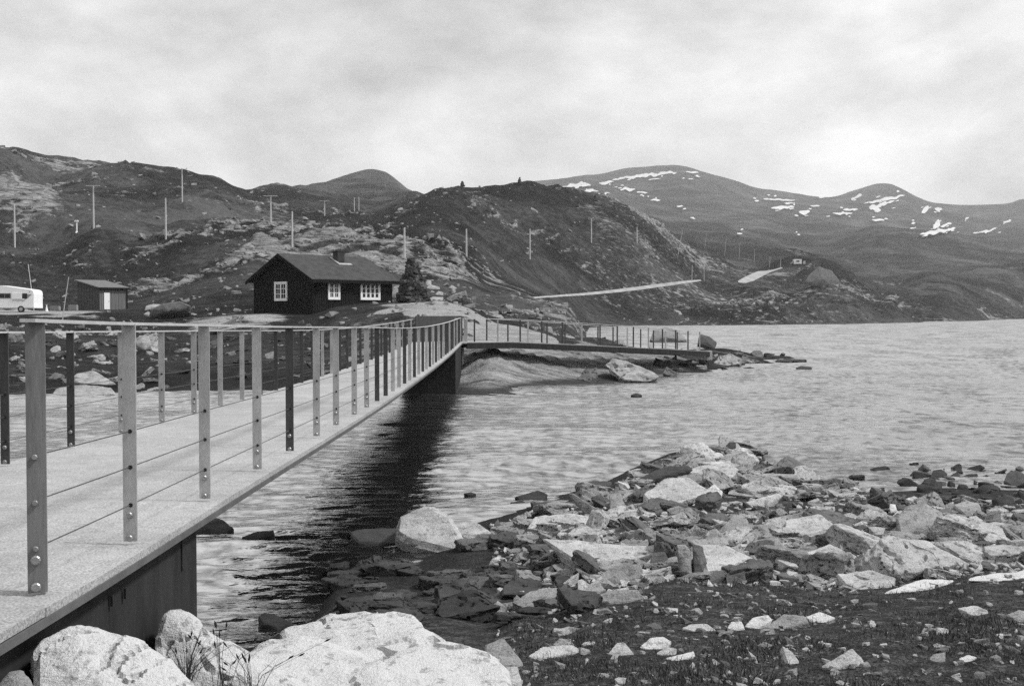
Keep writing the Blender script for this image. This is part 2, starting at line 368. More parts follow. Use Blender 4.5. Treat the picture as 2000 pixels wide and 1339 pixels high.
# ------------------------------------------------------------------ terrain: profiles along bearings
# each bearing (photo column): (metres, photo row) or (metres, None, height)
Z = None
cols = {
 0:   [(1,Z,1.5),(5,Z,1.2),(9,Z,.7),(12,Z,-.3),(20,Z,-1),(40,Z,-.7),(44.5,Z,.02),(45.5,758),(50,735),(60,695),(75,655),(90,628),(105,611),(126,605),(150,583),(180,535),(210,490),(235,430),(260,352),(285,352),(330,345),(400,308),(440,300),(600,350),(900,430),(3000,430),(7000,560)],
 100: [(1,Z,1.5),(5,Z,1.2),(9,Z,.7),(12,Z,-.3),(20,Z,-1),(40,Z,-.7),(44.8,Z,.02),(46,752),(50,735),(60,700),(75,660),(90,626),(105,611),(130,604),(160,580),(190,530),(220,470),(255,392),(275,396),(330,385),(400,325),(440,318),(600,360),(900,430),(3000,430),(7000,560)],
 200: [(1,Z,1.5),(5,Z,1.2),(9,Z,.6),(12,Z,-.3),(20,Z,-1),(40,Z,-.7),(45,Z,.02),(46,752),(50,740),(62,700),(80,650),(95,620),(108,611),(130,603),(150,588),(180,530),(215,450),(250,420),(300,395),(380,340),(430,325),(600,365),(900,430),(3000,430),(7000,560)],
 300: [(1,Z,1.6),(5,Z,1.3),(7,Z,1.0),(10,Z,.0),(14,Z,-.6),(40,Z,-.7),(46,Z,.02),(48,748),(60,705),(80,645),(98,618),(120,604),(140,590),(165,560),(200,500),(230,464),(290,410),(380,350),(430,333),(600,370),(900,430),(3000,430),(7000,560)],
 400: [(1,Z,1.6),(5,Z,1.35),(7,Z,1.1),(10,Z,.1),(13,Z,-.5),(40,Z,-.7),(47,Z,.02),(50,745),(62,695),(76,640),(90,618),(110,605),(135,585),(165,550),(210,480),(250,435),(320,390),(400,355),(430,346),(600,385),(900,430),(3000,430),(7000,560)],
 490: [(1,Z,1.6),(5,Z,1.35),(8,Z,.8),(11,Z,.0),(14,Z,-.5),(42,Z,-.6),(48,Z,.02),(52,735),(62,690),(72,645),(80,618),(95,609),(115,595),(140,560),(200,490),(260,440),(330,412),(420,386),(460,381),(600,386),(700,381),(900,420),(3000,430),(7000,560)],
 540: [(1,Z,1.6),(5,Z,1.35),(8,Z,.8),(11,Z,.1),(14,Z,-.5),(42,Z,-.6),(48,Z,.02),(52,735),(62,690),(72,645),(80,622),(85,612),(100,605),(120,588),(145,560),(200,495),(300,430),(450,395),(600,366),(650,362),(800,400),(1500,385),(3000,430),(7000,560)],
 600: [(1,Z,1.6),(5,Z,1.35),(8,Z,.85),(11,Z,.2),(13.5,Z,-.3),(20,Z,-1),(42,Z,-.6),(48,Z,.02),(52,735),(62,690),(70,648),(78,625),(85,613),(100,603),(125,580),(150,550),(200,500),(300,435),(450,400),(600,376),(650,373),(800,390),(1300,372),(1500,366),(1700,380),(3000,430),(7000,560)],
 660: [(1,Z,1.6),(5,Z,1.3),(8,Z,.85),(11,Z,.35),(13.5,Z,.0),(17,Z,-.5),(42,Z,-.6),(48,Z,.02),(52,735),(62,680),(68,635),(74,613),(80,603),(100,590),(130,560),(200,500),(300,440),(450,405),(600,388),(800,386),(1300,360),(1500,351),(1700,362),(3000,430),(7000,560)],
 720: [(1,Z,1.6),(5,Z,1.3),(8,Z,.85),(11,Z,.35),(14,Z,.0),(18,Z,-.5),(40,Z,-.6),(47,Z,.02),(52,735),(62,660),(70,613),(77,599),(85,593),(100,585),(130,560),(200,502),(300,445),(450,412),(600,398),(800,392),(1300,352),(1500,343),(1700,352),(3000,430),(7000,560)],
 800: [(1,Z,1.6),(5,Z,1.3),(8,Z,.8),(11,Z,.3),(15,Z,-.02),(19,Z,-.5),(38,Z,-.5),(45,Z,.0),(48,759),(53,740),(60,668),(66,622),(73,599),(79,591),(90,590),(110,583),(150,545),(200,500),(260,445),(330,402),(400,388),(600,402),(1300,385),(1500,376),(1700,395),(3000,430),(7000,560)],
 860: [(1,Z,1.6),(5,Z,1.3),(8,Z,.8),(11,Z,.3),(16,Z,-.02),(20,Z,-.5),(37,Z,-.4),(44.5,Z,.0),(48,757),(53,742),(60,668),(66,622),(73,602),(79,593),(90,592),(110,583),(150,552),(190,520),(235,465),(280,408),(325,370),(345,366),(420,392),(600,415),(1500,430),(3000,430),(7000,560)],
 905: [(1,Z,1.6),(5,Z,1.3),(8,Z,.8),(11,Z,.28),(17,Z,.03),(20,Z,-.35),(38,Z,-.4),(45,Z,.0),(48,755),(51,743),(53,714),(55,680),(58,662),(64,640),(71,612),(78,602),(95,597),(130,572),(190,535),(235,480),(280,415),(320,362),(340,357),(420,388),(600,415),(1500,440),(3000,430),(7000,560)],
 950: [(1,Z,1.6),(5,Z,1.3),(8,Z,.8),(11,Z,.25),(18,Z,.03),(21,Z,-.35),(39,Z,-.4),(46.5,Z,.0),(48.5,748),(51,722),(52.8,703),(55,676),(58,664),(65,650),(72,630),(80,614),(100,601),(135,584),(190,556),(235,511),(280,436),(322,364),(342,358),(420,390),(600,415),(1500,430),(3000,415),(7000,560)],
 1020: [(1,Z,1.6),(5,Z,1.3),(8,Z,.85),(11,Z,.35),(16,Z,.12),(19.5,Z,.04),(22,Z,-.35),(40,Z,-.5),(48.5,Z,.0),(50.5,745),(53,720),(54.8,703),(57,678),(60,668),(67,652),(74,637),(82,626),(105,610),(140,595),(190,579),(235,545),(275,480),(300,420),(326,362),(346,352),(420,395),(600,415),(1500,420),(2600,375),(3000,362),(3500,380),(7000,560)],
 1100: [(1,Z,1.6),(5,Z,1.3),(8,Z,.85),(11,Z,.45),(16,Z,.2),(20,Z,.06),(23,Z,-.35),(40,Z,-.6),(51,Z,.0),(53,740),(55.5,720),(57.5,705),(60,682),(64,672),(70,660),(76,650),(84,646),(100,638),(140,620),(190,608),(225,598),(250,578),(275,535),(300,470),(325,405),(346,372),(362,366),(450,400),(700,415),(1500,420),(2600,366),(3000,350),(3500,365),(7000,560)],
 1160: [(1,Z,1.6),(5,Z,1.3),(8,Z,.9),(11,Z,.55),(16,Z,.25),(21,Z,.08),(24,Z,-.35),(40,Z,-.7),(53.5,Z,.0),(55.5,736),(58,718),(60,704),(62.5,684),(68,676),(73,658),(78,649),(84,Z,.3),(92,Z,-.3),(150,Z,-.5),(230,Z,-.3),(245,Z,.05),(258,620),(275,580),(300,500),(325,430),(348,388),(364,379),(430,400),(1000,430),(1500,420),(2600,357),(3000,343),(3500,360),(7000,560)],
 1250: [(1,Z,1.6),(5,Z,1.3),(8,Z,.9),(11,Z,.6),(16,Z,.32),(21,Z,.15),(24.5,Z,.0),(27,Z,-.4),(40,Z,-.8),(56.5,Z,.0),(59,733),(62,716),(64.5,700),(67,687),(71,683),(76,678),(80,673),(86,Z,-.3),(150,Z,-1),(255,Z,-.4),(268,Z,.05),(281,618),(300,562),(322,497),(345,437),(364,414),(380,411),(450,435),(1000,465),(1800,420),(2600,345),(3000,331),(3500,345),(7000,560)],
 1320: [(1,Z,1.6),(5,Z,1.3),(8,Z,.9),(11,Z,.6),(16,Z,.36),(21,Z,.22),(25.5,Z,.12),(28,Z,-.2),(30,Z,-.5),(50,Z,-.8),(60,Z,.0),(62.5,726),(65,711),(68,695),(72,686),(76,683),(80,677),(86,Z,-.3),(150,Z,-1),(260,Z,-.4),(275,Z,.05),(287,618),(305,585),(325,545),(345,502),(365,471),(382,461),(402,463),(480,485),(1000,485),(1800,430),(2600,343),(3000,327),(3500,342),(7000,560)],
 1400:[(1,Z,1.6),(5,Z,1.3),(8,Z,.9),(11,Z,.6),(16,Z,.38),(21,Z,.25),(26,Z,.15),(28.6,Z,-.1),(31,Z,-.5),(50,Z,-.8),(65,Z,.0),(69,710),(74,692),(78,681),(82,677),(88,Z,-.3),(150,Z,-1),(265,Z,-.4),(278,Z,.05),(292,620),(315,598),(340,573),(362,551),(384,530),(404,517),(430,512),(460,518),(560,530),(1000,490),(1800,432),(2600,360),(3000,344),(3500,360),(7000,560)],
 1480:[(1,Z,1.6),(5,Z,1.3),(8,Z,.9),(11,Z,.6),(16,Z,.38),(21,Z,.22),(25,Z,.1),(27,Z,-.1),(30,Z,-.5),(50,Z,-.8),(73,Z,.0),(76,701),(79,694),(83,691),(87,Z,-.3),(150,Z,-1),(270,Z,-.4),(282,Z,.05),(298,619),(330,595),(365,570),(395,551),(420,538),(440,530),(462,529),(540,545),(800,510),(1200,480),(1800,432),(2600,385),(3000,369),(3500,385),(7000,560)],
 1545:[(1,Z,1.6),(5,Z,1.3),(8,Z,.9),(11,Z,.6),(16,Z,.38),(20,Z,.2),(23,Z,.04),(26,Z,-.35),(50,Z,-.8),(79,Z,-.1),(82,Z,.1),(85,Z,-.1),(95,Z,-.5),(150,Z,-1),(275,Z,-.4),(288,Z,.05),(305,618),(350,592),(410,555),(450,525),(475,518),(490,518),(560,545),(900,510),(1300,478),(1800,440),(2600,395),(3000,379),(3500,395),(7000,560)],
 1620:[(1,Z,1.6),(5,Z,1.3),(8,Z,.9),(11,Z,.6),(16,Z,.38),(20,Z,.18),(22.3,Z,.02),(25,Z,-.35),(50,Z,-.8),(100,Z,-.8),(285,Z,-.4),(298,Z,.05),(315,617),(355,595),(400,565),(440,538),(470,526),(490,527),(560,550),(900,525),(1300,480),(1800,442),(2600,402),(3000,388),(3500,400),(7000,560)],
 1720:[(1,Z,1.6),(5,Z,1.3),(8,Z,.95),(11,Z,.62),(16,Z,.38),(20,Z,.12),(21.8,Z,.0),(24,Z,-.2),(30,Z,-.6),(100,Z,-.8),(310,Z,-.4),(325,Z,.05),(345,616),(400,600),(470,578),(540,562),(600,558),(900,530),(1150,462),(1350,447),(1450,450),(1800,462),(2400,415),(3000,360),(3500,380),(7000,560)],
 1830:[(1,Z,1.6),(5,Z,1.3),(8,Z,.95),(11,Z,.65),(16,Z,.38),(20,Z,.14),(22,Z,.0),(25,Z,-.15),(30,Z,-.5),(100,Z,-.8),(370,Z,-.4),(388,Z,.05),(410,615),(470,580),(540,542),(590,531),(640,530),(800,550),(1100,495),(1300,450),(1450,449),(1800,470),(2200,440),(3000,402),(3500,420),(7000,560)],
 1950:[(1,Z,1.6),(5,Z,1.3),(8,Z,1.0),(11,Z,.7),(16,Z,.4),(20,Z,.14),(22,Z,.0),(25,Z,-.12),(30,Z,-.5),(100,Z,-.8),(440,Z,-.4),(460,Z,.05),(485,614),(560,570),(650,530),(700,524),(750,526),(900,545),(1200,500),(1500,468),(1900,470),(2300,445),(3000,404),(3500,415),(7000,560)],
 2000:[(1,Z,1.6),(5,Z,1.3),(8,Z,1.0),(11,Z,.7),(16,Z,.4),(20,Z,.14),(22,Z,.0),(25,Z,-.12),(30,Z,-.5),(100,Z,-.8),(480,Z,-.4),(500,Z,.05),(530,613),(610,570),(700,530),(760,524),(800,526),(950,545),(1200,500),(1500,468),(1900,470),(2300,440),(3000,395),(3500,395),(7000,560)],
 2300:[(1,Z,1.6),(5,Z,1.3),(8,Z,1.0),(11,Z,.7),(16,Z,.4),(20,Z,.14),(23,Z,.0),(26,Z,-.2),(30,Z,-.5),(100,Z,-.8),(560,Z,-.4),(580,Z,.05),(620,610),(750,570),(900,540),(1200,500),(1900,460),(2300,430),(3000,380),(3500,380),(7000,560)],
}
LR = np.linspace(math.log(0.8), math.log(7000), 520)
phis, prof = [], []
def addcol(phi, ent):
    lr = np.log([e[0] for e in ent]); z = np.array([e[1] for e in ent])
    zz = np.interp(LR, lr, z)
    k = np.array([1, 2, 3, 2, 1.0]); k /= k.sum()
    zz = np.convolve(np.pad(zz, 2, mode='edge'), k, 'valid')
    phis.append(phi); prof.append(zz)
addcol(-math.pi, [(1,1.6),(10,1.8),(30,3),(100,8),(400,40),(2000,120),(7000,150)])
addcol(-2.0, [(1,1.6),(10,1.6),(30,2.2),(100,5),(400,40),(2000,120),(7000,150)])
addcol(-1.2, [(1,1.6),(10,1.2),(14,-.3),(40,-.8),(50,.3),(100,4),(250,40),(450,60),(2000,120),(7000,150)])
for px in sorted(cols):
    ent = []
    a0 = (px - 1000.0) / F
    phi = math.atan(a0)
    for e in cols[px]:
        D = e[0]
        if e[1] is None:
            z = e[2]
        else:
            z = EYE + ray(px, e[1])[1] * D
        ent.append((D * math.sqrt(1 + a0 * a0), z))
    addcol(phi, ent)
addcol(1.1, [(1,1.6),(10,1.2),(20,.4),(26,-.1),(40,-.7),(550,-.6),(600,.3),(900,30),(2000,120),(7000,150)])
addcol(2.0, [(1,1.6),(10,1.6),(30,1.2),(60,.3),(80,-.5),(400,-.5),(450,1),(900,40),(2000,120),(7000,150)])
addcol(math.pi, [(1,1.6),(10,1.8),(30,3),(100,8),(400,40),(2000,120),(7000,150)])
phis = np.array(phis); prof = np.array(prof)
# monotone cubic across bearings onto a dense table
def pchip_cols(x, y, xq):
    h = np.diff(x)[:, None]; d = np.diff(y, axis=0) / h
    m = np.zeros_like(y)
    w1 = 2 * h[1:] + h[:-1]; w2 = h[1:] + 2 * h[:-1]
    with np.errstate(divide='ignore', invalid='ignore'):
        mm = (w1 + w2) / (w1 / d[:-1] + w2 / d[1:])
    m[1:-1] = np.where(d[:-1] * d[1:] > 0, mm, 0)
    i = np.clip(np.searchsorted(x, xq) - 1, 0, len(x) - 2)
    hh = (x[i + 1] - x[i])[:, None]; t = ((xq - x[i]))[:, None] / hh
    return ((1 + 2 * t) * (1 - t) ** 2 * y[i] + t * (1 - t) ** 2 * hh * m[i] + t * t * (3 - 2 * t) * y[i + 1] + t * t * (t - 1) * hh * m[i + 1])
PHQ = np.concatenate([np.linspace(-math.pi, -0.55, 120, endpoint=False), np.linspace(-0.55, 0.62, 1400, endpoint=False), np.linspace(0.62, math.pi, 120)])
TAB = pchip_cols(phis, prof, PHQ)
_pi = np.arange(len(PHQ))
def base_h(X, Y):
    X = np.asarray(X, float); Y = np.asarray(Y, float)
    phi = np.arctan2(X, Y); lr = np.log(np.maximum(np.hypot(X, Y), 0.81))
    a = np.clip(np.interp(phi, PHQ, _pi), 0, len(PHQ) - 1.001); i = a.astype(int); u = a - i
    b = np.clip((lr - LR[0]) / (LR[1] - LR[0]), 0, len(LR) - 1.001); j = b.astype(int); v = b - j
    return (TAB[i, j] * (1 - u) + TAB[i + 1, j] * u) * (1 - v) + (TAB[i, j + 1] * (1 - u) + TAB[i + 1, j + 1] * u) * v
DQA = np.exp(np.linspace(math.log(3.0), math.log(6500), 1500))
def hit(px, py, fn=base_h, dmin=3.0, dmax=6500):
    """where the line of sight through a photo point meets the ground"""
    a, b = ray(px, py)
    DQ = DQA[(DQA >= dmin * .98) & (DQA <= dmax * 1.02)]
    g = fn(a * DQ, DQ) - (EYE + b * DQ)
    ok = g > 0
    if not ok.any():
        k = int(np.argmax(g))
        D = DQ[k]
    else:
        k = int(np.argmax(ok))
        if k > 0 and g[k - 1] < 0:
            t = -g[k - 1] / (g[k] - g[k - 1]); D = DQ[k - 1] + t * (DQ[k] - DQ[k - 1])
        else:
            D = DQ[k]
    return np.array([a * D, D, EYE + b * D])

# calm places (flattened noise): road, buildings, bridge ends
ROAD1 = [(962,588,585.5),(1010,586,583.5),(1060,582.5,579.5),(1110,579,575),(1160,575.5,570.5),(1210,571,565),(1260,565,558.5),(1310,558,552),(1345,552.5,548),(1368,549,546.5)]
ROAD2 = [(1441,552,549),(1455,553,541),(1470,549,534),(1487,540,528),(1503,532,524.5),(1515,528,523),(1527,524,521.5)]
calm = []
road_pts = []
def dens(R, st):
    xs = [r_[0] for r_ in R]; n_ = int((xs[-1] - xs[0]) / st)
    return [(x_, float(np.interp(x_, xs, [r_[1] for r_ in R])), float(np.interp(x_, xs, [r_[2] for r_ in R]))) for x_ in np.linspace(xs[0], xs[-1], n_ + 1)]
for R in (dens(ROAD1, 9), dens(ROAD2, 7)):
    q = []
    for (x, yl, yu) in R:
        p0 = hit(x + 1.5, yl, dmin=100, dmax=520); p1 = hit(x, yu, dmin=100, dmax=540)
        q.append((p0, p1)); calm.append((p0[0], p0[1], 9.0)); calm.append((p1[0], p1[1], 9.0))
    road_pts.append(q)
    for i in range(len(q) - 1):
        for t in (.25, .5, .75):
            c_ = (q[i][0] + q[i][1]) / 2 * (1 - t) + (q[i + 1][0] + q[i + 1][1]) / 2 * t
            calm.append((c_[0], c_[1], 9.0))
for c in [(-17, 88, 9), (-45, 124, 9), (-43, 113, 9), (-48, 108, 10), (-12.5, 80, 4)]:
    calm.append(c)
calm = np.array(calm)
LRC = np.linspace(math.log(60), math.log(620), 900)
CAL = np.ones((len(PHQ), len(LRC)))
for (cx, cy, rad) in calm:
    rc, pc = math.hypot(cx, cy), math.atan2(cx, cy)
    i0, i1 = np.searchsorted(PHQ, [pc - rad * 1.7 / rc, pc + rad * 1.7 / rc]); j0, j1 = np.searchsorted(LRC, [math.log(rc - rad * 1.7), math.log(rc + rad * 1.7)])
    P2, R2 = np.meshgrid(PHQ[i0:i1], np.exp(LRC[j0:j1]), indexing='ij')
    dd = np.hypot(R2 * np.sin(P2) - cx, R2 * np.cos(P2) - cy)
    CAL[i0:i1, j0:j1] = np.minimum(CAL[i0:i1, j0:j1], .01 + .99 * sstep(rad * .7, rad * 1.6, dd))
def calm_k(X, Y):
    r = np.hypot(X, Y); a = np.clip(np.interp(np.arctan2(X, Y), PHQ, _pi), 0, len(PHQ) - 1).astype(int)
    b = ((np.log(np.maximum(r, 1)) - LRC[0]) / (LRC[1] - LRC[0])).astype(int)
    ok = (b >= 0) & (b < len(LRC))
    return np.where(ok, CAL[a, np.clip(b, 0, len(LRC) - 1)], 1.0)

def outcrop(X, Y):
    """0..1 : where bare rock breaks through the heath"""
    c, s = math.cos(0.6), math.sin(0.6)
    u = X * c + Y * s; v = -X * s + Y * c
    r = np.hypot(X, Y)
    big = pnoise(u / 60 + 3.1, v / 34 + 1.7) + 0.6 * pnoise(u / 21 + 9.2, v / 12 + 4.4)
    n = 1 - np.abs(pnoise(u / 9.0 + 13, v / 4.5 + 7)) * 1.6
    far = 1 - np.abs(pnoise(u / 55 + 5, v / 30 + 2)) * 1.6
    w = sstep(300, 900, r)
    n = n * (1 - w) + far * w
    return sstep(0.55, 1.15, n * 0.75 + big * 0.6)
def detail(X, Y):
    r = np.hypot(X, Y)
    z = np.zeros_like(r)
    mid = sstep(120, 260, r) * (1 - sstep(600, 1500, r))
    calm_far = 1 - .85 * sstep(1100, 1900, r)
    for lam, amp in ((170, 1.0), (80, 0.9), (38, 0.8), (17, 0.75), (8, 0.6), (4, 0.34), (2, 0.10), (0.9, 0.04), (0.4, 0.02)):
        w = np.clip(lam / (0.0145 * r) - 0.6, 0, 1)
        far = np.clip(r / (lam * 2.2), 0, 1)
        if lam > 100:
            far = far * np.clip(r / 800, 0, 1)
        n = pnoise(X / lam + lam * 0.37, Y / lam - lam * 0.71)
        if lam in (38, 17, 8, 4):
            n = (0.42 - np.abs(n)) * 1.35                       # knolls with creased hollows between
        boost = 1 + (1.5 * mid if 3 < lam < 40 else 0)
        z += w * far * amp * lam * 0.05 * n * calm_far * boost
    oc = outcrop(X, Y)
    c, s = math.cos(0.6), math.sin(0.6)
    u = X * c + Y * s; v = -X * s + Y * c
    wv = v + 2.5 * pnoise(u / 14, v / 9)
    bench = (wv / 5.5) % 1.0                                     # tilted rock benches
    bench = np.where(bench < .8, bench / .8, (1 - bench) / .2)
    steps = pnoise(u / 6.0, v / 1.8)
    z += oc * np.clip((r - 60) / 150, 0, 1) * (0.3 + 0.8 * steps + 1.5 * bench) * np.clip(1 - (r - 300) / 500, 0, 1)
    pxl = 1000 + F * X / np.maximum(Y, 1)
    zb_ = sstep(860, 930, pxl) * (1 - sstep(1280, 1350, pxl)) * sstep(45, 48, Y) * (1 - sstep(62, 66, Y))
    tr = ((X + 1.15 * Y) / 2.1 + .35 * pnoise(X / 3, Y / 3)) % 1.0
    z += zb_ * (np.where(tr < .86, tr / .86, (1 - tr) / .14) - .4) * .36
    for lam, amp in ((420, 15.0), (190, 5.0)):
        w = np.clip(lam / (0.03 * r) - 0.4, 0, 1)
        z += w * np.clip((r - 500) / 900, 0, 1) * amp * (0.5 - np.abs(pnoise(X / lam + 31, Y / lam + 17)) * 1.5)
    return z
def height(X, Y):
    X = np.asarray(X, float); Y = np.asarray(Y, float)
    b = base_h(X, Y)
    d = detail(X, Y)
    k = calm_k(X, Y)
    r = np.hypot(X, Y)
    # keep the deep lake deep and the shoreline where it was drawn
    k = k * (1 - .45 * sstep(30, 38, r) * (1 - sstep(58, 90, r)))
    k = k * (0.15 + 0.85 * sstep(0.0, 1.2, b)) * np.where(b < 0, 0.2, 1.0)
    return b + d * k
def ghit(px, py, dmin=3.0, dmax=6500):
    return hit(px, py, height, dmin, dmax)
def hz(x, y):
    return float(height(np.array([x]), np.array([y]))[0])

# bearings and distances of the ground sheet
ang_in = np.linspace(math.radians(-26), math.radians(26), 585)
ang_out = np.linspace(math.radians(26), math.radians(334), 100)[1:-1]
ANG = np.concatenate([ang_in, ang_out])
RAD = np.concatenate([np.exp(np.linspace(math.log(0.9), math.log(4), 24, endpoint=False)), np.exp(np.linspace(math.log(4), math.log(40), 230, endpoint=False)),
                      np.exp(np.linspace(math.log(40), math.log(90), 110, endpoint=False)), np.exp(np.linspace(math.log(90), math.log(520), 400, endpoint=False)), np.exp(np.linspace(math.log(520), math.log(6900), 250))])
AA, RR = np.meshgrid(ANG, RAD, indexing='ij')
GX = RR * np.sin(AA); GY = RR * np.cos(AA)
GZ = height(GX, GY)
na, nr = AA.shape
# bare rock / gravel masks
PXL = 1000 + F * np.where(GY > 0.1, GX / np.maximum(GY, 0.1), 50)
_w1 = pnoise(GX / 3.1, GY / 3.1) + .6 * pnoise(GX / 1.3 + 7, GY / 1.3); _w2 = pnoise(GX / 4.3 + 11, GY / 4.3) + .6 * pnoise(GX / 1.6, GY / 1.6 + 5)
PXW = PXL + np.clip(2200 / np.maximum(GY, 1), 0, 45) * _w1; GYW = GY * (1 + .035 * _w2)
def zone(px0, px1, d0, d1, sx=25, sd=0.06):
    PXL, GY = PXW, GYW
    return sstep(px0 - sx, px0 + sx, PXL) * (1 - sstep(px1 - sx, px1 + sx, PXL)) * sstep(d0 * (1 - sd), d0 * (1 + sd), GY) * (1 - sstep(d1 * (1 - sd), d1 * (1 + sd), GY))
rockA = outcrop(GX, GY) * np.clip((RR - 30) / 50, 0, 1) * (0.80 - 0.42 * sstep(300, 1200, RR))
rockA = np.maximum(rockA, zone(-300, 125, 232, 262, 40, .02) * .7)
rockA = np.maximum(rockA, zone(480, 640, 225, 300, 60, .08) * .36)
rockA = np.maximum(rockA, zone(1130, 1720, 283, 430, 60, .03) * (.30 + .35 * outcrop(GX * 1.7 + 40, GY * 1.7)))
rockA = np.maximum(rockA, zone(770, 1130, 43.5, 61) * 1.5)
rockA = np.maximum(rockA, zone(1130, 1340, 48, 69) * 1.0)
rockA = np.maximum(rockA, zone(700, 905, 55, 72, 20) * 0.45)
rockA = np.maximum(rockA, zone(-200, 230, 44, 52) * 0.3)
rockA = np.maximum(rockA, zone(1380, 1560, 62, 84) * 0.42)
rockA = np.maximum(rockA, zone(1020, 2400, 11.8, 16.5, 40, .1) * 0.38)
rockA = np.maximum(rockA, zone(1180, 1620, 19.5, 28.5, 40, .05) * 0.4)
gd = np.interp(PXL, [880, 905, 940, 1000, 1050, 1085, 1110], [82, 80, 77, 71, 68, 66, 52])
gravA = np.maximum.reduce([zone(800, 900, 66, 84, 12), zone(740, 830, 70, 79, 20) * 0.7, zone(905, 1100, 58.5, 200, 8, .012) * (1 - sstep(gd - 1.5, gd + 1.5, GY)), zone(350, 560, 74, 90, 45, .09) * 0.62, zone(-300, 230, 100, 118, 60) * 0.68])
dampA = 1 - sstep(0.05, 0.30, GZ)
dampA *= (RR < 40)
dampA = np.maximum(dampA, (1 - sstep(.10, .24, GZ + .05 * _w1)) * sstep(42, 44, RR) * (1 - sstep(90, 100, RR)))

me = bpy.data.meshes.new('ground')
nv = na * nr
me.vertices.add(nv)
co = np.stack([GX, GY, GZ], -1).reshape(-1, 3)
me.vertices.foreach_set('co', co.ravel())
ii, jj = np.meshgrid(np.arange(na), np.arange(nr - 1), indexing='ij')
i2 = (ii + 1) % na
quads = np.stack([ii * nr + jj, ii * nr + jj + 1, i2 * nr + jj + 1, i2 * nr + jj], -1).reshape(-1, 4)
nq = len(quads)
me.loops.add(nq * 4); me.polygons.add(nq)
me.loops.foreach_set('vertex_index', quads.ravel().astype(np.int32))
me.polygons.foreach_set('loop_start', np.arange(0, nq * 4, 4, dtype=np.int32))
me.polygons.foreach_set('use_smooth', np.ones(nq, dtype=bool))
me.update(calc_edges=True)
turfA = 1 - sstep(20, 30, RR)
bedA = np.maximum(zone(800, 1340, 45, 61, 25) , zone(1130, 1340, 48, 66, 25) * .8)
for nm, arr in (('bare', rockA), ('gravel', gravA), ('damp', dampA), ('turf', turfA), ('bed', bedA)):
    at_ = me.attributes.new(nm, 'FLOAT', 'POINT')
    at_.data.foreach_set('value', arr.ravel().astype(np.float32))
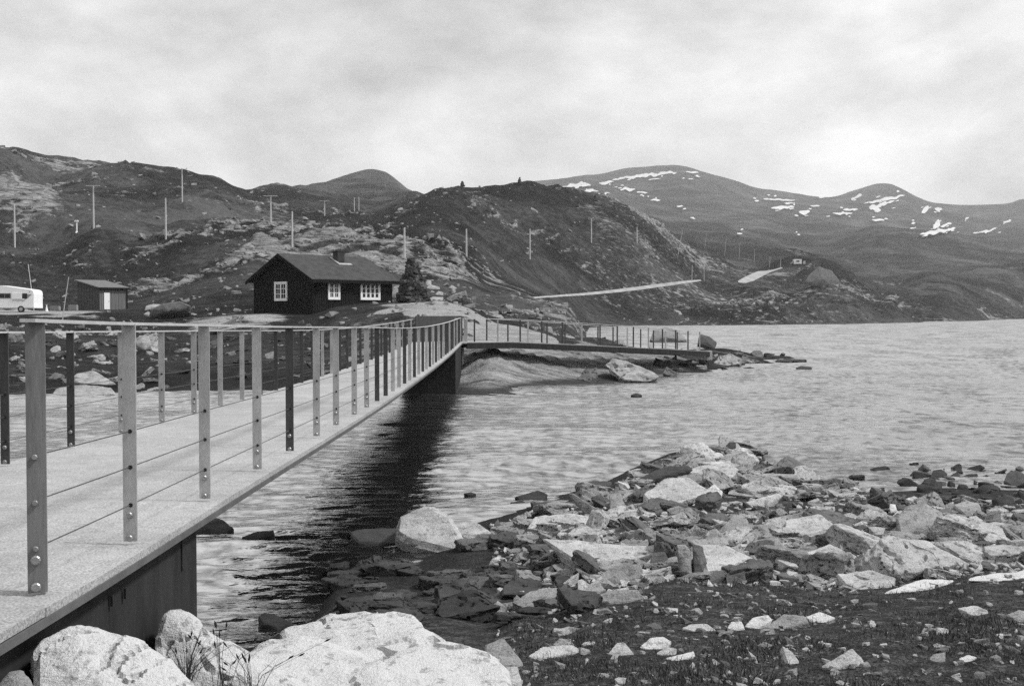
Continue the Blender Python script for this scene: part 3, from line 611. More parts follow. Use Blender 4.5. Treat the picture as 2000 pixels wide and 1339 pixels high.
def groundmat():
    m, n, b = newmat('ground')
    tc = n.nodes.new('ShaderNodeTexCoord'); v = tc.outputs['Object']
    def attr(nm):
        a = n.nodes.new('ShaderNodeAttribute'); a.attribute_name = nm
        return a.outputs['Fac']
    n20 = noise_node(n, v, 0.045, 6, 0.62)
    n2 = noise_node(n, v, 0.55, 8, 0.78)
    n02 = noise_node(n, v, 5.5, 5, 0.7)
    nf = noise_node(n, v, 38.0, 3, 0.7)
    mp = n.nodes.new('ShaderNodeMapping'); mp.inputs['Rotation'].default_value = (0, 0, 0.6); mp.inputs['Scale'].default_value = (0.16, 0.5, 1.2)
    n.links.new(v, mp.inputs[0])
    st = noise_node(n, mp.outputs[0], 1.4, 6, 0.72, 0.4)
    veg = math_node(n, 'ADD', math_node(n, 'MULTIPLY', n20.outputs[0], 0.28), math_node(n, 'MULTIPLY', n2.outputs[0], 0.36))
    veg = math_node(n, 'ADD', veg, math_node(n, 'MULTIPLY', n02.outputs[0], 0.20))
    veg = math_node(n, 'ADD', veg, math_node(n, 'MULTIPLY', nf.outputs[0], 0.16))
    nfar = noise_node(n, v, 0.011, 8, 0.62, 0.5)
    veg = math_node(n, 'ADD', veg, math_node(n, 'MULTIPLY', math_node(n, 'SUBTRACT', nfar.outputs[0], 0.5), 0.5))
    vegc = ramp(n, veg, [(0.40, 0.004), (0.49, 0.020), (0.60, 0.090)])
    tn = math_node(n, 'ADD', math_node(n, 'MULTIPLY', n02.outputs[0], 0.5), math_node(n, 'MULTIPLY', nf.outputs[0], 0.5))
    tcol = ramp(n, tn, [(0.36, 0.012), (0.5, 0.05), (0.64, 0.17)])
    vegm = mixc(n, attr('turf'), vegc.outputs[0], tcol.outputs[0])
    rk = math_node(n, 'ADD', math_node(n, 'MULTIPLY', st.outputs[0], 0.6), math_node(n, 'MULTIPLY', n02.outputs[0], 0.4))
    rockc = ramp(n, rk, [(0.36, 0.05), (0.5, 0.20), (0.64, 0.42)])
    # mask
    s = math_node(n, 'ADD', attr('bare'), math_node(n, 'MULTIPLY', math_node(n, 'SUBTRACT', n2.outputs[0], 0.5), 1.3))
    s = math_node(n, 'ADD', s, math_node(n, 'MULTIPLY', math_node(n, 'SUBTRACT', st.outputs[0], 0.5), 1.5))
    mk = ramp(n, s, [(0.40, 0.0), (0.74, 1.0)])
    c = mixc(n, mk.outputs[0], vegm, rockc.outputs[0])
    gv = ramp(n, math_node(n, 'ADD', math_node(n, 'MULTIPLY', n2.outputs[0], 0.5), math_node(n, 'MULTIPLY', n02.outputs[0], 0.5)), [(0.36, 0.22), (0.64, 0.50)])
    gm = math_node(n, 'ADD', attr('gravel'), math_node(n, 'MULTIPLY', math_node(n, 'SUBTRACT', n2.outputs[0], 0.5), 0.9))
    gmk = ramp(n, gm, [(0.40, 0.0), (0.58, 1.0)])
    c = mixc(n, gmk.outputs[0], c, gv.outputs[0])
    mp2 = n.nodes.new('ShaderNodeMapping'); mp2.inputs['Rotation'].default_value = (0, 0, -0.72); mp2.inputs['Scale'].default_value = (0.25, 1.6, 1.0)
    n.links.new(v, mp2.inputs[0])
    bs = noise_node(n, mp2.outputs[0], 1.1, 7, 0.68, 0.3)
    bcol = ramp(n, math_node(n, 'ADD', math_node(n, 'MULTIPLY', bs.outputs[0], 0.65), math_node(n, 'MULTIPLY', n02.outputs[0], 0.35)), [(0.39, 0.03), (0.46, 0.22), (0.62, 0.46)])
    bm_ = ramp(n, math_node(n, 'ADD', attr('bed'), math_node(n, 'MULTIPLY', math_node(n, 'SUBTRACT', n2.outputs[0], 0.5), 0.7)), [(0.35, 0.0), (0.6, 1.0)])
    c = mixc(n, bm_.outputs[0], c, bcol.outputs[0])
    c = mixc(n, math_node(n, 'MULTIPLY', attr('damp'), 0.85), c, 0.028)
    n.links.new(c, b.inputs['Base Color'])
    b.inputs['Roughness'].default_value = 0.95
    b.inputs['Specular IOR Level'].default_value = 0.1
    bp = n.nodes.new('ShaderNodeBump'); bp.inputs['Strength'].default_value = 0.9; bp.inputs['Distance'].default_value = 0.8
    n.links.new(math_node(n, 'ADD', n2.outputs[0], math_node(n, 'MULTIPLY', n02.outputs[0], 0.12)), bp.inputs['Height'])
    n.links.new(bp.outputs[0], b.inputs['Normal'])
groundmat()
ground = link('ground', me, 'ground')
tag(ground, kind='structure')

# ------------------------------------------------------------------ lake
def watermat():
    m, n, b = newmat('water')
    tc = n.nodes.new('ShaderNodeTexCoord'); v = tc.outputs['Object']
    def lay(sx, sy, rot, scale, det, dist=0.6):
        mp = n.nodes.new('ShaderNodeMapping'); mp.inputs['Scale'].default_value = (sx, sy, 1)
        mp.inputs['Rotation'].default_value = (0, 0, rot)
        n.links.new(v, mp.inputs[0])
        return noise_node(n, mp.outputs[0], scale, det, 0.55, dist).outputs[0]
    c = lay(0.38, 1.0, -0.05, 4.0, 3)
    d = lay(0.5, 1.0, 0.2, 11.0, 2)
    h = math_node(n, 'ADD', math_node(n, 'MULTIPLY', c, 0.030), math_node(n, 'MULTIPLY', d, 0.012))
    bp = n.nodes.new('ShaderNodeBump'); bp.inputs['Strength'].default_value = 1.0; bp.inputs['Distance'].default_value = 0.9
    n.links.new(h, bp.inputs['Height']); n.links.new(bp.outputs[0], b.inputs['Normal'])
    b.inputs['Base Color'].default_value = g4(0.012)
    ca = n.nodes.new('ShaderNodeAttribute'); ca.attribute_name = 'chop'
    ro = math_node(n, 'ADD', math_node(n, 'MULTIPLY', ca.outputs['Fac'], 0.30), 0.08)
    n.links.new(ro, b.inputs['Roughness'])
    b.inputs['IOR'].default_value = 1.6
    gl = n.nodes.new('ShaderNodeBsdfGlossy'); gl.inputs['Color'].default_value = g4(0.95)
    n.links.new(ro, gl.inputs['Roughness']); n.links.new(bp.outputs[0], gl.inputs['Normal'])
    ms = n.nodes.new('ShaderNodeMixShader')  # noise-driven mirror layer paints in bright sky sheen and dark ripple flecks
    f1 = lay(0.8, 0.9, 0.06, 3.6, 5, 0.4); f2 = lay(0.9, 0.42, -0.04, 0.36, 6, 0.5)
    ff = math_node(n, 'ADD', math_node(n, 'MULTIPLY', f1, 0.62), math_node(n, 'MULTIPLY', f2, 0.38))
    fr_ = n.nodes.new('ShaderNodeMapRange'); fr_.inputs[1].default_value = .40; fr_.inputs[2].default_value = .54; fr_.inputs[3].default_value = .06; fr_.inputs[4].default_value = .60
    n.links.new(ff, fr_.inputs[0]); n.links.new(fr_.outputs[0], ms.inputs[0])
    n.links.new(b.outputs[0], ms.inputs[1]); n.links.new(gl.outputs[0], ms.inputs[2])
    n.links.new(ms.outputs[0], [q for q in n.nodes if q.type == 'OUTPUT_MATERIAL'][0].inputs['Surface'])
watermat()
def lake():
    an = np.concatenate([np.linspace(math.radians(-29), math.radians(29), 345), np.linspace(math.radians(29), math.radians(331), 66)[1:-1]])
    ra = [7.0]
    while ra[-1] < 900:
        r_ = ra[-1]
        ra.append(r_ + (max(.052, .0023 * r_) if r_ < 60 else .0023 * 60 + (r_ - 60) * .009))
    ra = np.array(ra)
    dr = np.gradient(ra)
    A_, R_ = np.meshgrid(an, ra, indexing='ij')
    DR = np.broadcast_to(dr, A_.shape)
    X = R_ * np.sin(A_); Y = R_ * np.cos(A_)
    Zw = np.zeros_like(X); res = np.zeros_like(X)
    rn = np.random.default_rng(3)
    N = 64
    for i in range(N):
        lam = math.exp(rn.uniform(math.log(.20), math.log(1.5)))
        th = rn.normal(0.10, .30)
        k = 2 * math.pi / lam
        a_ = 0.118 * (0.5 / lam) ** .45 * math.sqrt(2 / N) / k
        w_ = np.clip((lam / DR - 2.6) / 2.0, 0, 1)
        res += w_ * w_ / N
        Zw += w_ * a_ * np.sin(k * (X * math.sin(th) + Y * math.cos(th)) + rn.uniform(0, 6.28))
    for i in range(14):
        lam = math.exp(rn.uniform(math.log(3.0), math.log(11)))
        th = rn.normal(0.05, .3); k = 2 * math.pi / lam
        w_ = np.clip((lam / DR - 2.6) / 2.0, 0, 1)
        Zw += w_ * .05 * math.sqrt(2 / 14) / k * np.sin(k * (X * math.sin(th) + Y * math.cos(th)) + rn.uniform(0, 6.28))
    gust = 1.0 + .55 * pnoise(X / 14 + 3, Y / 26 + 8) + .3 * pnoise(X / 5 + 1, Y / 8)
    Zw *= np.clip(gust, .35, 1.7)
    chop = np.sqrt(np.clip(1 - res, 0, 1))
    n1, n2_ = X.shape
    me_ = bpy.data.meshes.new('lake_water')
    me_.vertices.add(n1 * n2_); me_.vertices.foreach_set('co', np.stack([X, Y, Zw], -1).ravel())
    ii, jj = np.meshgrid(np.arange(n1), np.arange(n2_ - 1), indexing='ij'); i2 = (ii + 1) % n1
    q = np.stack([ii * n2_ + jj, i2 * n2_ + jj, i2 * n2_ + jj + 1, ii * n2_ + jj + 1], -1).reshape(-1, 4)[:, ::-1]
    me_.loops.add(len(q) * 4); me_.polygons.add(len(q))
    me_.loops.foreach_set('vertex_index', q.ravel().astype(np.int32))
    me_.polygons.foreach_set('loop_start', np.arange(0, len(q) * 4, 4, dtype=np.int32))
    me_.polygons.foreach_set('use_smooth', np.ones(len(q), dtype=bool))
    me_.update(calc_edges=True)
    at_ = me_.attributes.new('chop', 'FLOAT', 'POINT'); at_.data.foreach_set('value', chop.ravel().astype(np.float32))
    o = link('lake_water', me_, 'water'); tag(o, kind='structure')
lake()

# ------------------------------------------------------------------ roads
for k, q in enumerate(road_pts):
    vs, fs = [], []
    fine = []
    for i in range(len(q) - 1):
        for s in range(6):
            t = s / 6
            fine.append((q[i][0] * (1 - t) + q[i + 1][0] * t, q[i][1] * (1 - t) + q[i + 1][1] * t))
    fine.append(q[-1])
    pp = np.array([p0 * (1 - s_ / 5) + p1 * (s_ / 5) for (p0, p1) in fine for s_ in range(6)])
    zz_ = height(pp[:, 0], pp[:, 1]) + .09
    vs = [(a_[0], a_[1], z_) for a_, z_ in zip(pp, zz_)]
    for i in range(len(fine) - 1):
        for s in range(5):
            a0 = i * 6 + s
            fs.append((a0, a0 + 6, a0 + 7, a0 + 1))
    o = MB().add(vs, fs).build('road', 'road_gravel')
    tag(o, kind='structure')

# ------------------------------------------------------------------ footbridge
bridge = empty('footbridge', (-3, 4.5, 0.8))
tag(bridge, 'long pale footbridge with steel post and cable railings, bending right over the far rocks', 'footbridge')
bridge.location = (0, 0, 0)
XD = ([0, 4.57, 7, 9, 12, 15.5, 18.5, 21.7, 25, 30, 40, 54], [-1.89, -1.90, -1.93, -1.955, -1.957, -1.98, -2.03, -2.10, -2.15, -2.2, -2.26, -2.38])
ZD = ([0, 3.0, 4.2, 4.57, 5.68, 7.13, 8.67, 10, 11.4, 12.66, 14.2, 15.5, 18.5, 21.7, 25, 30, 36, 42, 47, 52, 55], [1.07, 1.10, 1.135, 1.15, 1.169, 1.192, 1.222, 1.244, 1.264, 1.283, 1.305, 1.323, 1.375, 1.425, 1.465, 1.50, 1.50, 1.475, 1.44, 1.40, 1.39])
def bxr(D):
    return float(np.mean(np.interp([D - 1.2, D, D + 1.2], *XD)))
def bz(D):
    return EYE - float(np.mean(np.interp([D - 1.0, D - .4, D, D + .4, D + 1.0], *ZD)))
WID = 2.07
def deck(name, D0, D1, step, mat, top=0.0, thick=0.055, ex=0.11):
    secs = []
    n = max(2, int((D1 - D0) / step))
    for i in range(n + 1):
        D = D0 + (D1 - D0) * i / n
        xr = bxr(D) + ex; xl = bxr(D) - WID - ex; z = bz(D) + top
        secs.append([(xr, D, z), (xr, D, z - thick), (xl, D, z - thick), (xl, D, z)])
    return MB().sweep(secs).build(name, mat, bridge)
deck('deck', 4.35, 53.4, 0.6, 'deck_concrete', 0, 0.035)
deck('deck', 0.6, 4.34, 0.5, 'deck_concrete', 0.004, 0.035)
secs = []
for i in range(90):                                   # steel edge angle under the slab edge
    D = 0.6 + 52.6 * i / 89
    xr = bxr(D) + 0.118; z = bz(D) - 0.036
    secs.append([(xr, D, z), (xr, D, z - 0.034), (xr - 0.06, D, z - 0.034), (xr - 0.06, D, z)])
MB().sweep(secs).build('edge_beam', 'deck_edge', bridge)
secs = []
for i in range(90):
    D = 0.6 + 52.6 * i / 89
    xl = bxr(D) - WID - 0.118; z = bz(D) - 0.036
    secs.append([(xl, D, z), (xl, D, z - 0.05), (xl + 0.06, D, z - 0.05), (xl + 0.06, D, z)])
MB().sweep(secs).build('edge_beam', 'deck_edge', bridge)
secs = []
for i in range(60):
    D = 6.9 + 37 * i / 59
    c = bxr(D) - WID / 2; z = bz(D) - 0.037
    secs.append([(c + 0.4, D, z), (c + 0.3, D, z - 0.28), (c - 0.3, D, z - 0.28), (c - 0.4, D, z)])
MB().sweep(secs).build('girder', 'corten', bridge)  # unseen centre girder, put in to darken the bridge's reflection in the lake
# abutments
def abut(D0, D1, zb, inset=0.0):
    p = []
    for (D, z_) in ((D0, zb), (D1, zb)):
        pass
    xr0, xr1 = bxr(D0) + 0.045 - inset, bxr(D1) + 0.045 - inset
    xl0, xl1 = bxr(D0) - WID - 0.05, bxr(D1) - WID - 0.05
    zt0, zt1 = bz(D0) - 0.09, bz(D1) - 0.09
    return [(xl0, D0, zb), (xr0, D0, zb), (xr1, D1, zb), (xl1, D1, zb), (xl0, D0, zt0), (xr0, D0, zt0), (xr1, D1, zt1), (xl1, D1, zt1)]
ab = MB().hexa(abut(0.7, 6.75, -0.2)).build('abutment', 'corten', bridge)
for (px, py, hgt) in ((219, 1172, .05), (245, 1158, .05)):
    D = (bxr(5) + 0.05) / ray(px, py)[0]
    p = at(px, py, D)
    MB().box((p.x, D, p.z), (0.012, 0.02, hgt)).build('weep_hole', 'rubber', ab)
D = 6.45
MB().box((bxr(D) + 0.047, D, bz(D) - 0.20), (0.012, 0.06, 0.17)).build('notch', 'rubber', ab)
MB().hexa(abut(45.5, 52.9, -0.1)).build('abutment', 'corten', bridge)

HOLE = (0.20, 0.39, 0.57)
def bolt_mesh(r=0.017, t=0.016, n=10):
    m = MB()
    m.tube([(0, 0, 0), (0, -t * 0.7, 0), (0, -t, 0)], [r, r, r * 0.75], n)
    return m.mesh('bolt')
BOLT = bolt_mesh(); BOLT.materials.append(MATS['bolt_steel'])
HOLEM = MB().tube([(0, 0.004, 0), (0, -0.004, 0)], 0.011, 8).mesh('cable_ferrule'); HOLEM.materials.append(MATS['rubber'])
PMESH = {}
def post_mesh(h, w, t):
    k = (round(h, 3), w, t)
    if k not in PMESH:
        PMESH[k] = MB().box((0, 0, h / 2 + 0.012), (w, t, h - 0.012)).mesh('post')
    return PMESH[k]
def place_post(x, D, z, h, dark, w=0.068, t=0.012, rz=0.0, bolts=0, parent=bridge):
    me_ = post_mesh(h, w, t).copy() if dark else post_mesh(h, w, t)
    if dark:
        me_.materials.clear(); me_.materials.append(MATS['steel_dark'])  # darker copy of the post steel puts the shaded facing into colour
        o = link('post', me_, None, parent)
    else:
        o = link('post', me_, 'steel_light', parent)
    o.location = (x, D, z); o.rotation_euler = (0, 0, rz)
    if dark:
        o['label'] = 'steel post with shade put into its dark colour'
    if bolts:
        for hb in (0.035, 0.15):
            b_ = link('bolt', BOLT, None, o); b_.location = (0, -t / 2, hb)
        for hh in HOLE:
            b_ = link('cable_ferrule', HOLEM, None, o); b_.location = (0.004, -t / 2, hh)
    return o
RD = [4.57, 5.68, 7.13, 8.67, 9.98, 11.37, 12.66, 14.2, 15.5]
while RD[-1] < 51.5:
    RD.append(RD[-1] + 1.36)
darkR = {4, 9, 10, 13, 15, 17, 19, 21, 23, 25, 26, 28, 29, 31, 33, 34}
for k, D in enumerate(RD):
    if k == 0:
        continue
    place_post(bxr(D), D, bz(D), 1.1, k in darkR, bolts=(k < 9))
# end post: an angle section
D = RD[0]
p1 = MB().box((-0.018, 0, 0.556), (0.062, 0.012, 1.088)).box((0.0185, 0.026, 0.556), (0.012, 0.064, 1.088)).build('end_post', 'steel_mid', bridge)
p1.location = (bxr(D), D, bz(D)); p1.rotation_euler = (0, 0, 0.35)
p1['label'] = 'angle section steel end post'
for hb in (0.035, 0.145):
    b_ = link('bolt', BOLT, None, p1); b_.location = (-0.018, -0.006, hb); b_.scale = (1.15, 1, 1.15)
for hb in (0.19, 0.375, 0.56):
    b_ = link('bolt', BOLT, None, p1); b_.location = (-0.018, -0.006, hb); b_.scale = (0.7, 0.9, 0.7)
LD = [7.65, 9.0]
while LD[-1] < 49.5:
    LD.append(LD[-1] + 1.36)
darkL = {1, 2, 8, 9, 11, 12, 15, 16, 18, 20, 22, 24, 25, 27, 29, 30}
for k, D in enumerate(LD):
    place_post(bxr(D) - WID, D, bz(D), 1.055, k in darkL, bolts=(k < 6))
def rail(pts, w, t, name='handrail', mat='steel_rail'):
    secs = []
    pts = [Vector(p) for p in pts]
    for i, p in enumerate(pts):
        d = (pts[min(i + 1, len(pts) - 1)] - pts[max(i - 1, 0)]); d.z = 0; d.normalize()
        a = Vector((d.y, -d.x, 0)) * w / 2
        secs.append([p + a, p + a + Vector((0, 0, t)), p - a + Vector((0, 0, t)), p - a])
    return MB().sweep(secs).build(name, mat, bridge)
def lin(a, b, n):
    return [a + (b - a) * i / n for i in range(n + 1)]
rail([(bxr(D) , D, bz(D) + 1.1) for D in [4.47] + lin(4.6, 52.6, 90)], 0.062, 0.014)
rail([(bxr(D) - WID, D, bz(D) + 1.055) for D in lin(6.2, 50.6, 80)], 0.062, 0.014)
for hh in HOLE:
    MB().tube([(bxr(D), D, bz(D) + hh) for D in [4.57] + lin(5, 52.4, 80)], 0.003, 6).build('cable', 'cable_steel', bridge)
    MB().tube([(bxr(D) - WID, D, bz(D) + hh) for D in lin(6.3, 50.4, 80)], 0.003, 6).build('cable', 'cable_steel', bridge)

# second leg: from the bend to the right, down over the rocks
def s2(t, o=0.0):
    """t metres along the near edge, o metres across to the far edge"""
    u = t / 20.6
    px_ = -2.35 + 13.85 * u + 0.5 * math.sin(math.pi * u)
    py_ = 51.6 + 14.2 * u - 1.0 * math.sin(math.pi * u)
    dx_ = 13.85 / 20.6 + 0.5 * math.pi / 20.6 * math.cos(math.pi * u); dy_ = 14.2 / 20.6 - math.pi / 20.6 * math.cos(math.pi * u)
    L_ = math.hypot(dx_, dy_)
    drop = np.interp(u, [0, .15, .4, .7, 1.0], [1.40, 1.42, 1.66, 1.97, 2.30])
    return Vector((px_ - dy_ / L_ * o, py_ + dx_ / L_ * o, EYE - drop))
secs = []
for i in range(41):
    t = 20.6 * i / 40
    a, b = s2(t), s2(t, 1.95)
    dz = Vector((0, 0, 0.06))
    secs.append([a, a - dz, b - dz, b])
MB().sweep(secs).build('deck', 'deck_concrete', bridge)
secs = []
for i in range(41):
    t = 0.4 + 20.1 * i / 40
    a, b = s2(t, -0.02), s2(t, 0.06)
    d1, d2 = Vector((0, 0, 0.03)), Vector((0, 0, 0.30))
    secs.append([a - d1, a - d2, b - d2, b - d1 - Vector((0, 0, 0.035))])
MB().sweep(secs).build('girder', 'corten', bridge)
secs = []
for i in range(41):
    t = 0.4 + 20.1 * i / 40
    a, b = s2(t, 1.89), s2(t, 1.97)
    d1, d2 = Vector((0, 0, 0.065)), Vector((0, 0, 0.30))
    secs.append([a - d1, a - d2, b - d2, b - d1])
MB().sweep(secs).build('girder', 'corten', bridge)
for o_, ph, dk in ((0.08, 0.9, 'n'), (1.87, 1.6, 'f')):
    t = ph; k = 0
    pts = []
    while t < 20.4:
        p = s2(t, o_)
        dark = (k % 4 != 1) if dk == 'n' else (k % 3 != 0)
        place_post(p.x, p.y, p.z, 1.06, dark, w=0.075, t=0.02)
        pts.append(p); t += 1.42; k += 1
    q = [s2(tt, o_) + Vector((0, 0, 1.06)) for tt in lin(0.3, 20.4, 40)]
    rail(q, 0.05, 0.02)
    for hh in HOLE:
        MB().tube([s2(tt, o_) + Vector((0, 0, hh)) for tt in lin(0.6, 20.2, 40)], 0.004, 5).build('cable', 'cable_steel', bridge)
# solid end wall at the bend, return post and pale corner
A, B = Vector((-4.42, 52.1, 0)), Vector((-2.44, 53.9, 0))
zb, ztp = EYE - 1.45, EYE - 0.21
dn = Vector((0.6, -0.8, 0)) * 0.03
MB().hexa([A + dn + Vector((0, 0, zb)), B + dn + Vector((0, 0, zb)), B - dn + Vector((0, 0, zb)), A - dn + Vector((0, 0, zb)),
           A + dn + Vector((0, 0, ztp)), B + dn + Vector((0, 0, ztp)), B - dn + Vector((0, 0, ztp)), A - dn + Vector((0, 0, ztp))]).build('end_wall', 'corten_panel', bridge)
MB().box((-2.36, 52.9, EYE - 0.81), (0.11, 0.11, 1.2)).build('corner_post', 'steel_dark', bridge)
MB().box((-2.16, 53.2, EYE - 0.82), (0.16, 0.10, 1.18)).build('corner_post', 'steel_light', bridge)
MB().box((-2.30, 52.9, EYE - 2.45), (0.12, 0.12, 1.55)).build('corner_flange', 'concrete_pale', bridge)
pe = s2(20.6, 0.3)
MB().box((pe.x + 0.15, pe.y, pe.z - 0.25), (0.34, 0.6, 0.5)).build('end_block', 'concrete_pale', bridge)

# ------------------------------------------------------------------ cabin
def frame_at(px, D, alpha):
    a = (px - 1000) / F
    C = Vector((a * D, D, 0))
    return C, Vector((math.cos(alpha), math.sin(alpha), 0)), Vector((-math.sin(alpha), math.cos(alpha), 0))
UP = Vector((0, 0, 1))
def cabin():
    C, u, v = frame_at(612, 84, math.radians(45))
    W, L = 7.95, 7.4
    zg, ze, zr = 2.4, 5.75, 7.55
    root = empty('cabin', (C.x, C.y, zg))
    tag(root, 'black timber cabin with white framed windows and a low gable roof', 'cabin')
    def P(a, b, z):          # a along the long wall, b along the gable, local to root
        return u * a + v * b + UP * (z - zg)
    rise = (zr - ze) / (W / 2)
    def wall_long(b0, sgn, name='wall'):
        m = MB(); th = 0.12
        m.hexa([P(0, b0, zg), P(L, b0, zg), P(L, b0 + sgn * th, zg), P(0, b0 + sgn * th, zg), P(0, b0, ze), P(L, b0, ze), P(L, b0 + sgn * th, ze), P(0, b0 + sgn * th, ze)])
        n = int(L / 0.2)
        for i in range(n + 1):
            a = i * L / n
            a0, a1 = a - 0.03, a + 0.03
            e = -sgn * 0.03
            m.hexa([P(a0, b0 + e, zg), P(a1, b0 + e, zg), P(a1, b0, zg), P(a0, b0, zg), P(a0, b0 + e, ze), P(a1, b0 + e, ze), P(a1, b0, ze), P(a0, b0, ze)])
        return m.build(name, 'cabin_wall', root)
    wl = wall_long(0, 1); wall_long(W, -1)
    def wall_gable(a0, sgn):
        m = MB(); th = 0.12
        pr = [(0.0, ze), (W / 2, zr), (W, ze)]
        vs = []
        for da in (0, th * sgn):
            vs += [P(a0 + da, 0, zg), P(a0 + da, W, zg), P(a0 + da, W, ze), P(a0 + da, W / 2, zr), P(a0 + da, 0, ze)]
        m.add(vs, [(0, 1, 2, 3, 4), (9, 8, 7, 6, 5), (0, 5, 6, 1), (1, 6, 7, 2), (2, 7, 8, 3), (3, 8, 9, 4), (4, 9, 5, 0)])
        n = int(W / 0.2)
        for i in range(n + 1):
            b = min(max(i * W / n, 0.03), W - 0.03); zt = zr - abs(b - W / 2) * rise - 0.02
            e = -sgn * 0.03
            b0, b1 = b - 0.03, b + 0.03
            m.hexa([P(a0 + e, b0, zg), P(a0 + e, b1, zg), P(a0, b1, zg), P(a0, b0, zg), P(a0 + e, b0, zt), P(a0 + e, b1, zt), P(a0, b1, zt), P(a0, b0, zt)])
        return m.build('wall', 'cabin_wall', root)
    wg = wall_gable(0, 1); wall_gable(L, -1)
    og, oe, th = 0.45, 0.5, 0.16
    def slope(b_e, sgn):
        e0 = W / 2 + oe
        ze2 = zr - rise * e0
        m = MB()
        b_r = W / 2
        b_out = W / 2 + sgn * e0
        m.hexa([P(-og, b_r, zr + 0.02), P(L + og, b_r, zr + 0.02), P(L + og, b_out, ze2 + 0.02), P(-og, b_out, ze2 + 0.02),
                P(-og, b_r, zr + th), P(L + og, b_r, zr + th), P(L + og, b_out, ze2 + th), P(-og, b_out, ze2 + th)])
        return m.build('roof', 'cabin_roof', root), b_out, ze2
    rf, bo, ze2 = slope(0, -1)
    rb, bo2, _ = slope(0, 1)
    # barge boards and eave fascia
    for a0 in (-og - 0.05, L + og + 0.01):
        for sgn, bb in ((-1, bo), (1, bo2)):
            m = MB()
            m.hexa([P(a0, W / 2, zr - 0.14), P(a0 + 0.04, W / 2, zr - 0.14), P(a0 + 0.04, bb, ze2 - 0.14), P(a0, bb, ze2 - 0.14),
                    P(a0, W / 2, zr + 0.13), P(a0 + 0.04, W / 2, zr + 0.13), P(a0 + 0.04, bb, ze2 + 0.13), P(a0, bb, ze2 + 0.13)])
            m.build('barge_board', 'cabin_trim', rf if sgn < 0 else rb)
    m = MB()
    m.hexa([P(-og, bo - 0.05, ze2 - 0.1), P(L + og, bo - 0.05, ze2 - 0.1), P(L + og, bo - 0.01, ze2 - 0.1), P(-og, bo - 0.01, ze2 - 0.1),
            P(-og, bo - 0.05, ze2 + 0.12), P(L + og, bo - 0.05, ze2 + 0.12), P(L + og, bo - 0.01, ze2 + 0.12), P(-og, bo - 0.01, ze2 + 0.12)])
    m.build('fascia', 'cabin_trim', rf)
    # chimney through the near slope
    ca, cb = 0.61 * L, W / 2 - 1.0
    zc = zr - rise * 1.0
    ch = MB(); h = 0.34
    def cbx(m, r, z0, z1):
        m.hexa([P(ca - r, cb - r, z0), P(ca + r, cb - r, z0), P(ca + r, cb + r, z0), P(ca - r, cb + r, z0), P(ca - r, cb - r, z1), P(ca + r, cb - r, z1), P(ca + r, cb + r, z1), P(ca - r, cb + r, z1)])
    cbx(ch, 0.32, zc - 0.4, 7.95); cbx(ch, 0.36, 7.951, 8.03)
    ch.build('chimney', 'chimney_brick', rf)
    fl = MB()
    def fz(b):
        return zr - rise * abs(b - W / 2) + th + 0.012
    for (a0, a1, b0, b1) in ((ca - 0.52, ca - 0.33, cb - 0.55, cb + 0.5), (ca - 0.52, ca + 0.75, cb - 0.78, cb - 0.551)):
        fl.hexa([P(a0, b0, fz(b0)), P(a1, b0, fz(b0)), P(a1, b1, fz(b1)), P(a0, b1, fz(b1)), P(a0, b0, fz(b0) + .05), P(a1, b0, fz(b0) + .05), P(a1, b1, fz(b1) + .05), P(a0, b1, fz(b1) + .05)])
    fl.build('flashing', 'flashing', rf)
    # windows: plane given by origin o (0,0 lower-left), direction d along the wall, outward n
    def window(o, d, n, w, h, cas):
        def Q(x, y, e):
            return o + d * x + UP * y + n * e
        def slab(m, x0, x1, y0, y1, e0, e1):
            m.hexa([Q(x0, y0, e0), Q(x1, y0, e0), Q(x1, y0, e1), Q(x0, y0, e1), Q(x0, y1, e0), Q(x1, y1, e0), Q(x1, y1, e1), Q(x0, y1, e1)])
        fr = MB(); t = 0.12
        slab(fr, -t, w + t, -t, 0, 0.0, 0.09); slab(fr, -t, w + t, h, h + t, 0.0, 0.09)
        slab(fr, -t, 0, 0, h, 0.0, 0.088); slab(fr, w, w + t, 0, h, 0.0, 0.088)
        wn_ = fr.build('window', 'white_paint', root)
        cw = w / cas
        for c in range(cas):
            m = MB(); x0 = c * cw; st = 0.075
            slab(m, x0 + 0.006, x0 + st, 0.004, h - 0.004, 0.012, 0.07); slab(m, x0 + cw - st, x0 + cw - 0.006, 0.004, h - 0.004, 0.012, 0.07)
            slab(m, x0 + st, x0 + cw - st, 0.004, st, 0.012, 0.068); slab(m, x0 + st, x0 + cw - st, h - st, h - 0.004, 0.012, 0.068)
            for k in (1, 2):
                yy = h * k / 3
                slab(m, x0 + st, x0 + cw - st, yy - 0.02, yy + 0.02, 0.02, 0.062)
            if cw > 0.42:
                slab(m, x0 + cw / 2 - 0.015, x0 + cw / 2 + 0.015, st, h - st, 0.022, 0.058)
            m.build('sash', 'white_paint', wn_)
            for k in range(3):
                g = MB(); slab(g, x0 + st, x0 + cw - st, h * k / 3 + 0.02, h * (k + 1) / 3 - 0.02, 0.024, 0.034)
                g.build('pane', 'window_glass', wn_)
        return wn_
    e = 0.031
    # gable window (outward -u): along -v direction seen left to right
    window(P(-e, W * 0.515 + 0.76, 4.22), -v, -u, 1.45, 1.22, 2)
    window(P(1.40, -e, 4.30), u, -v, 0.86, 1.16, 2)
    window(P(4.42, -e, 4.30), u, -v, 1.66, 1.14, 4)
    return root
cabin()

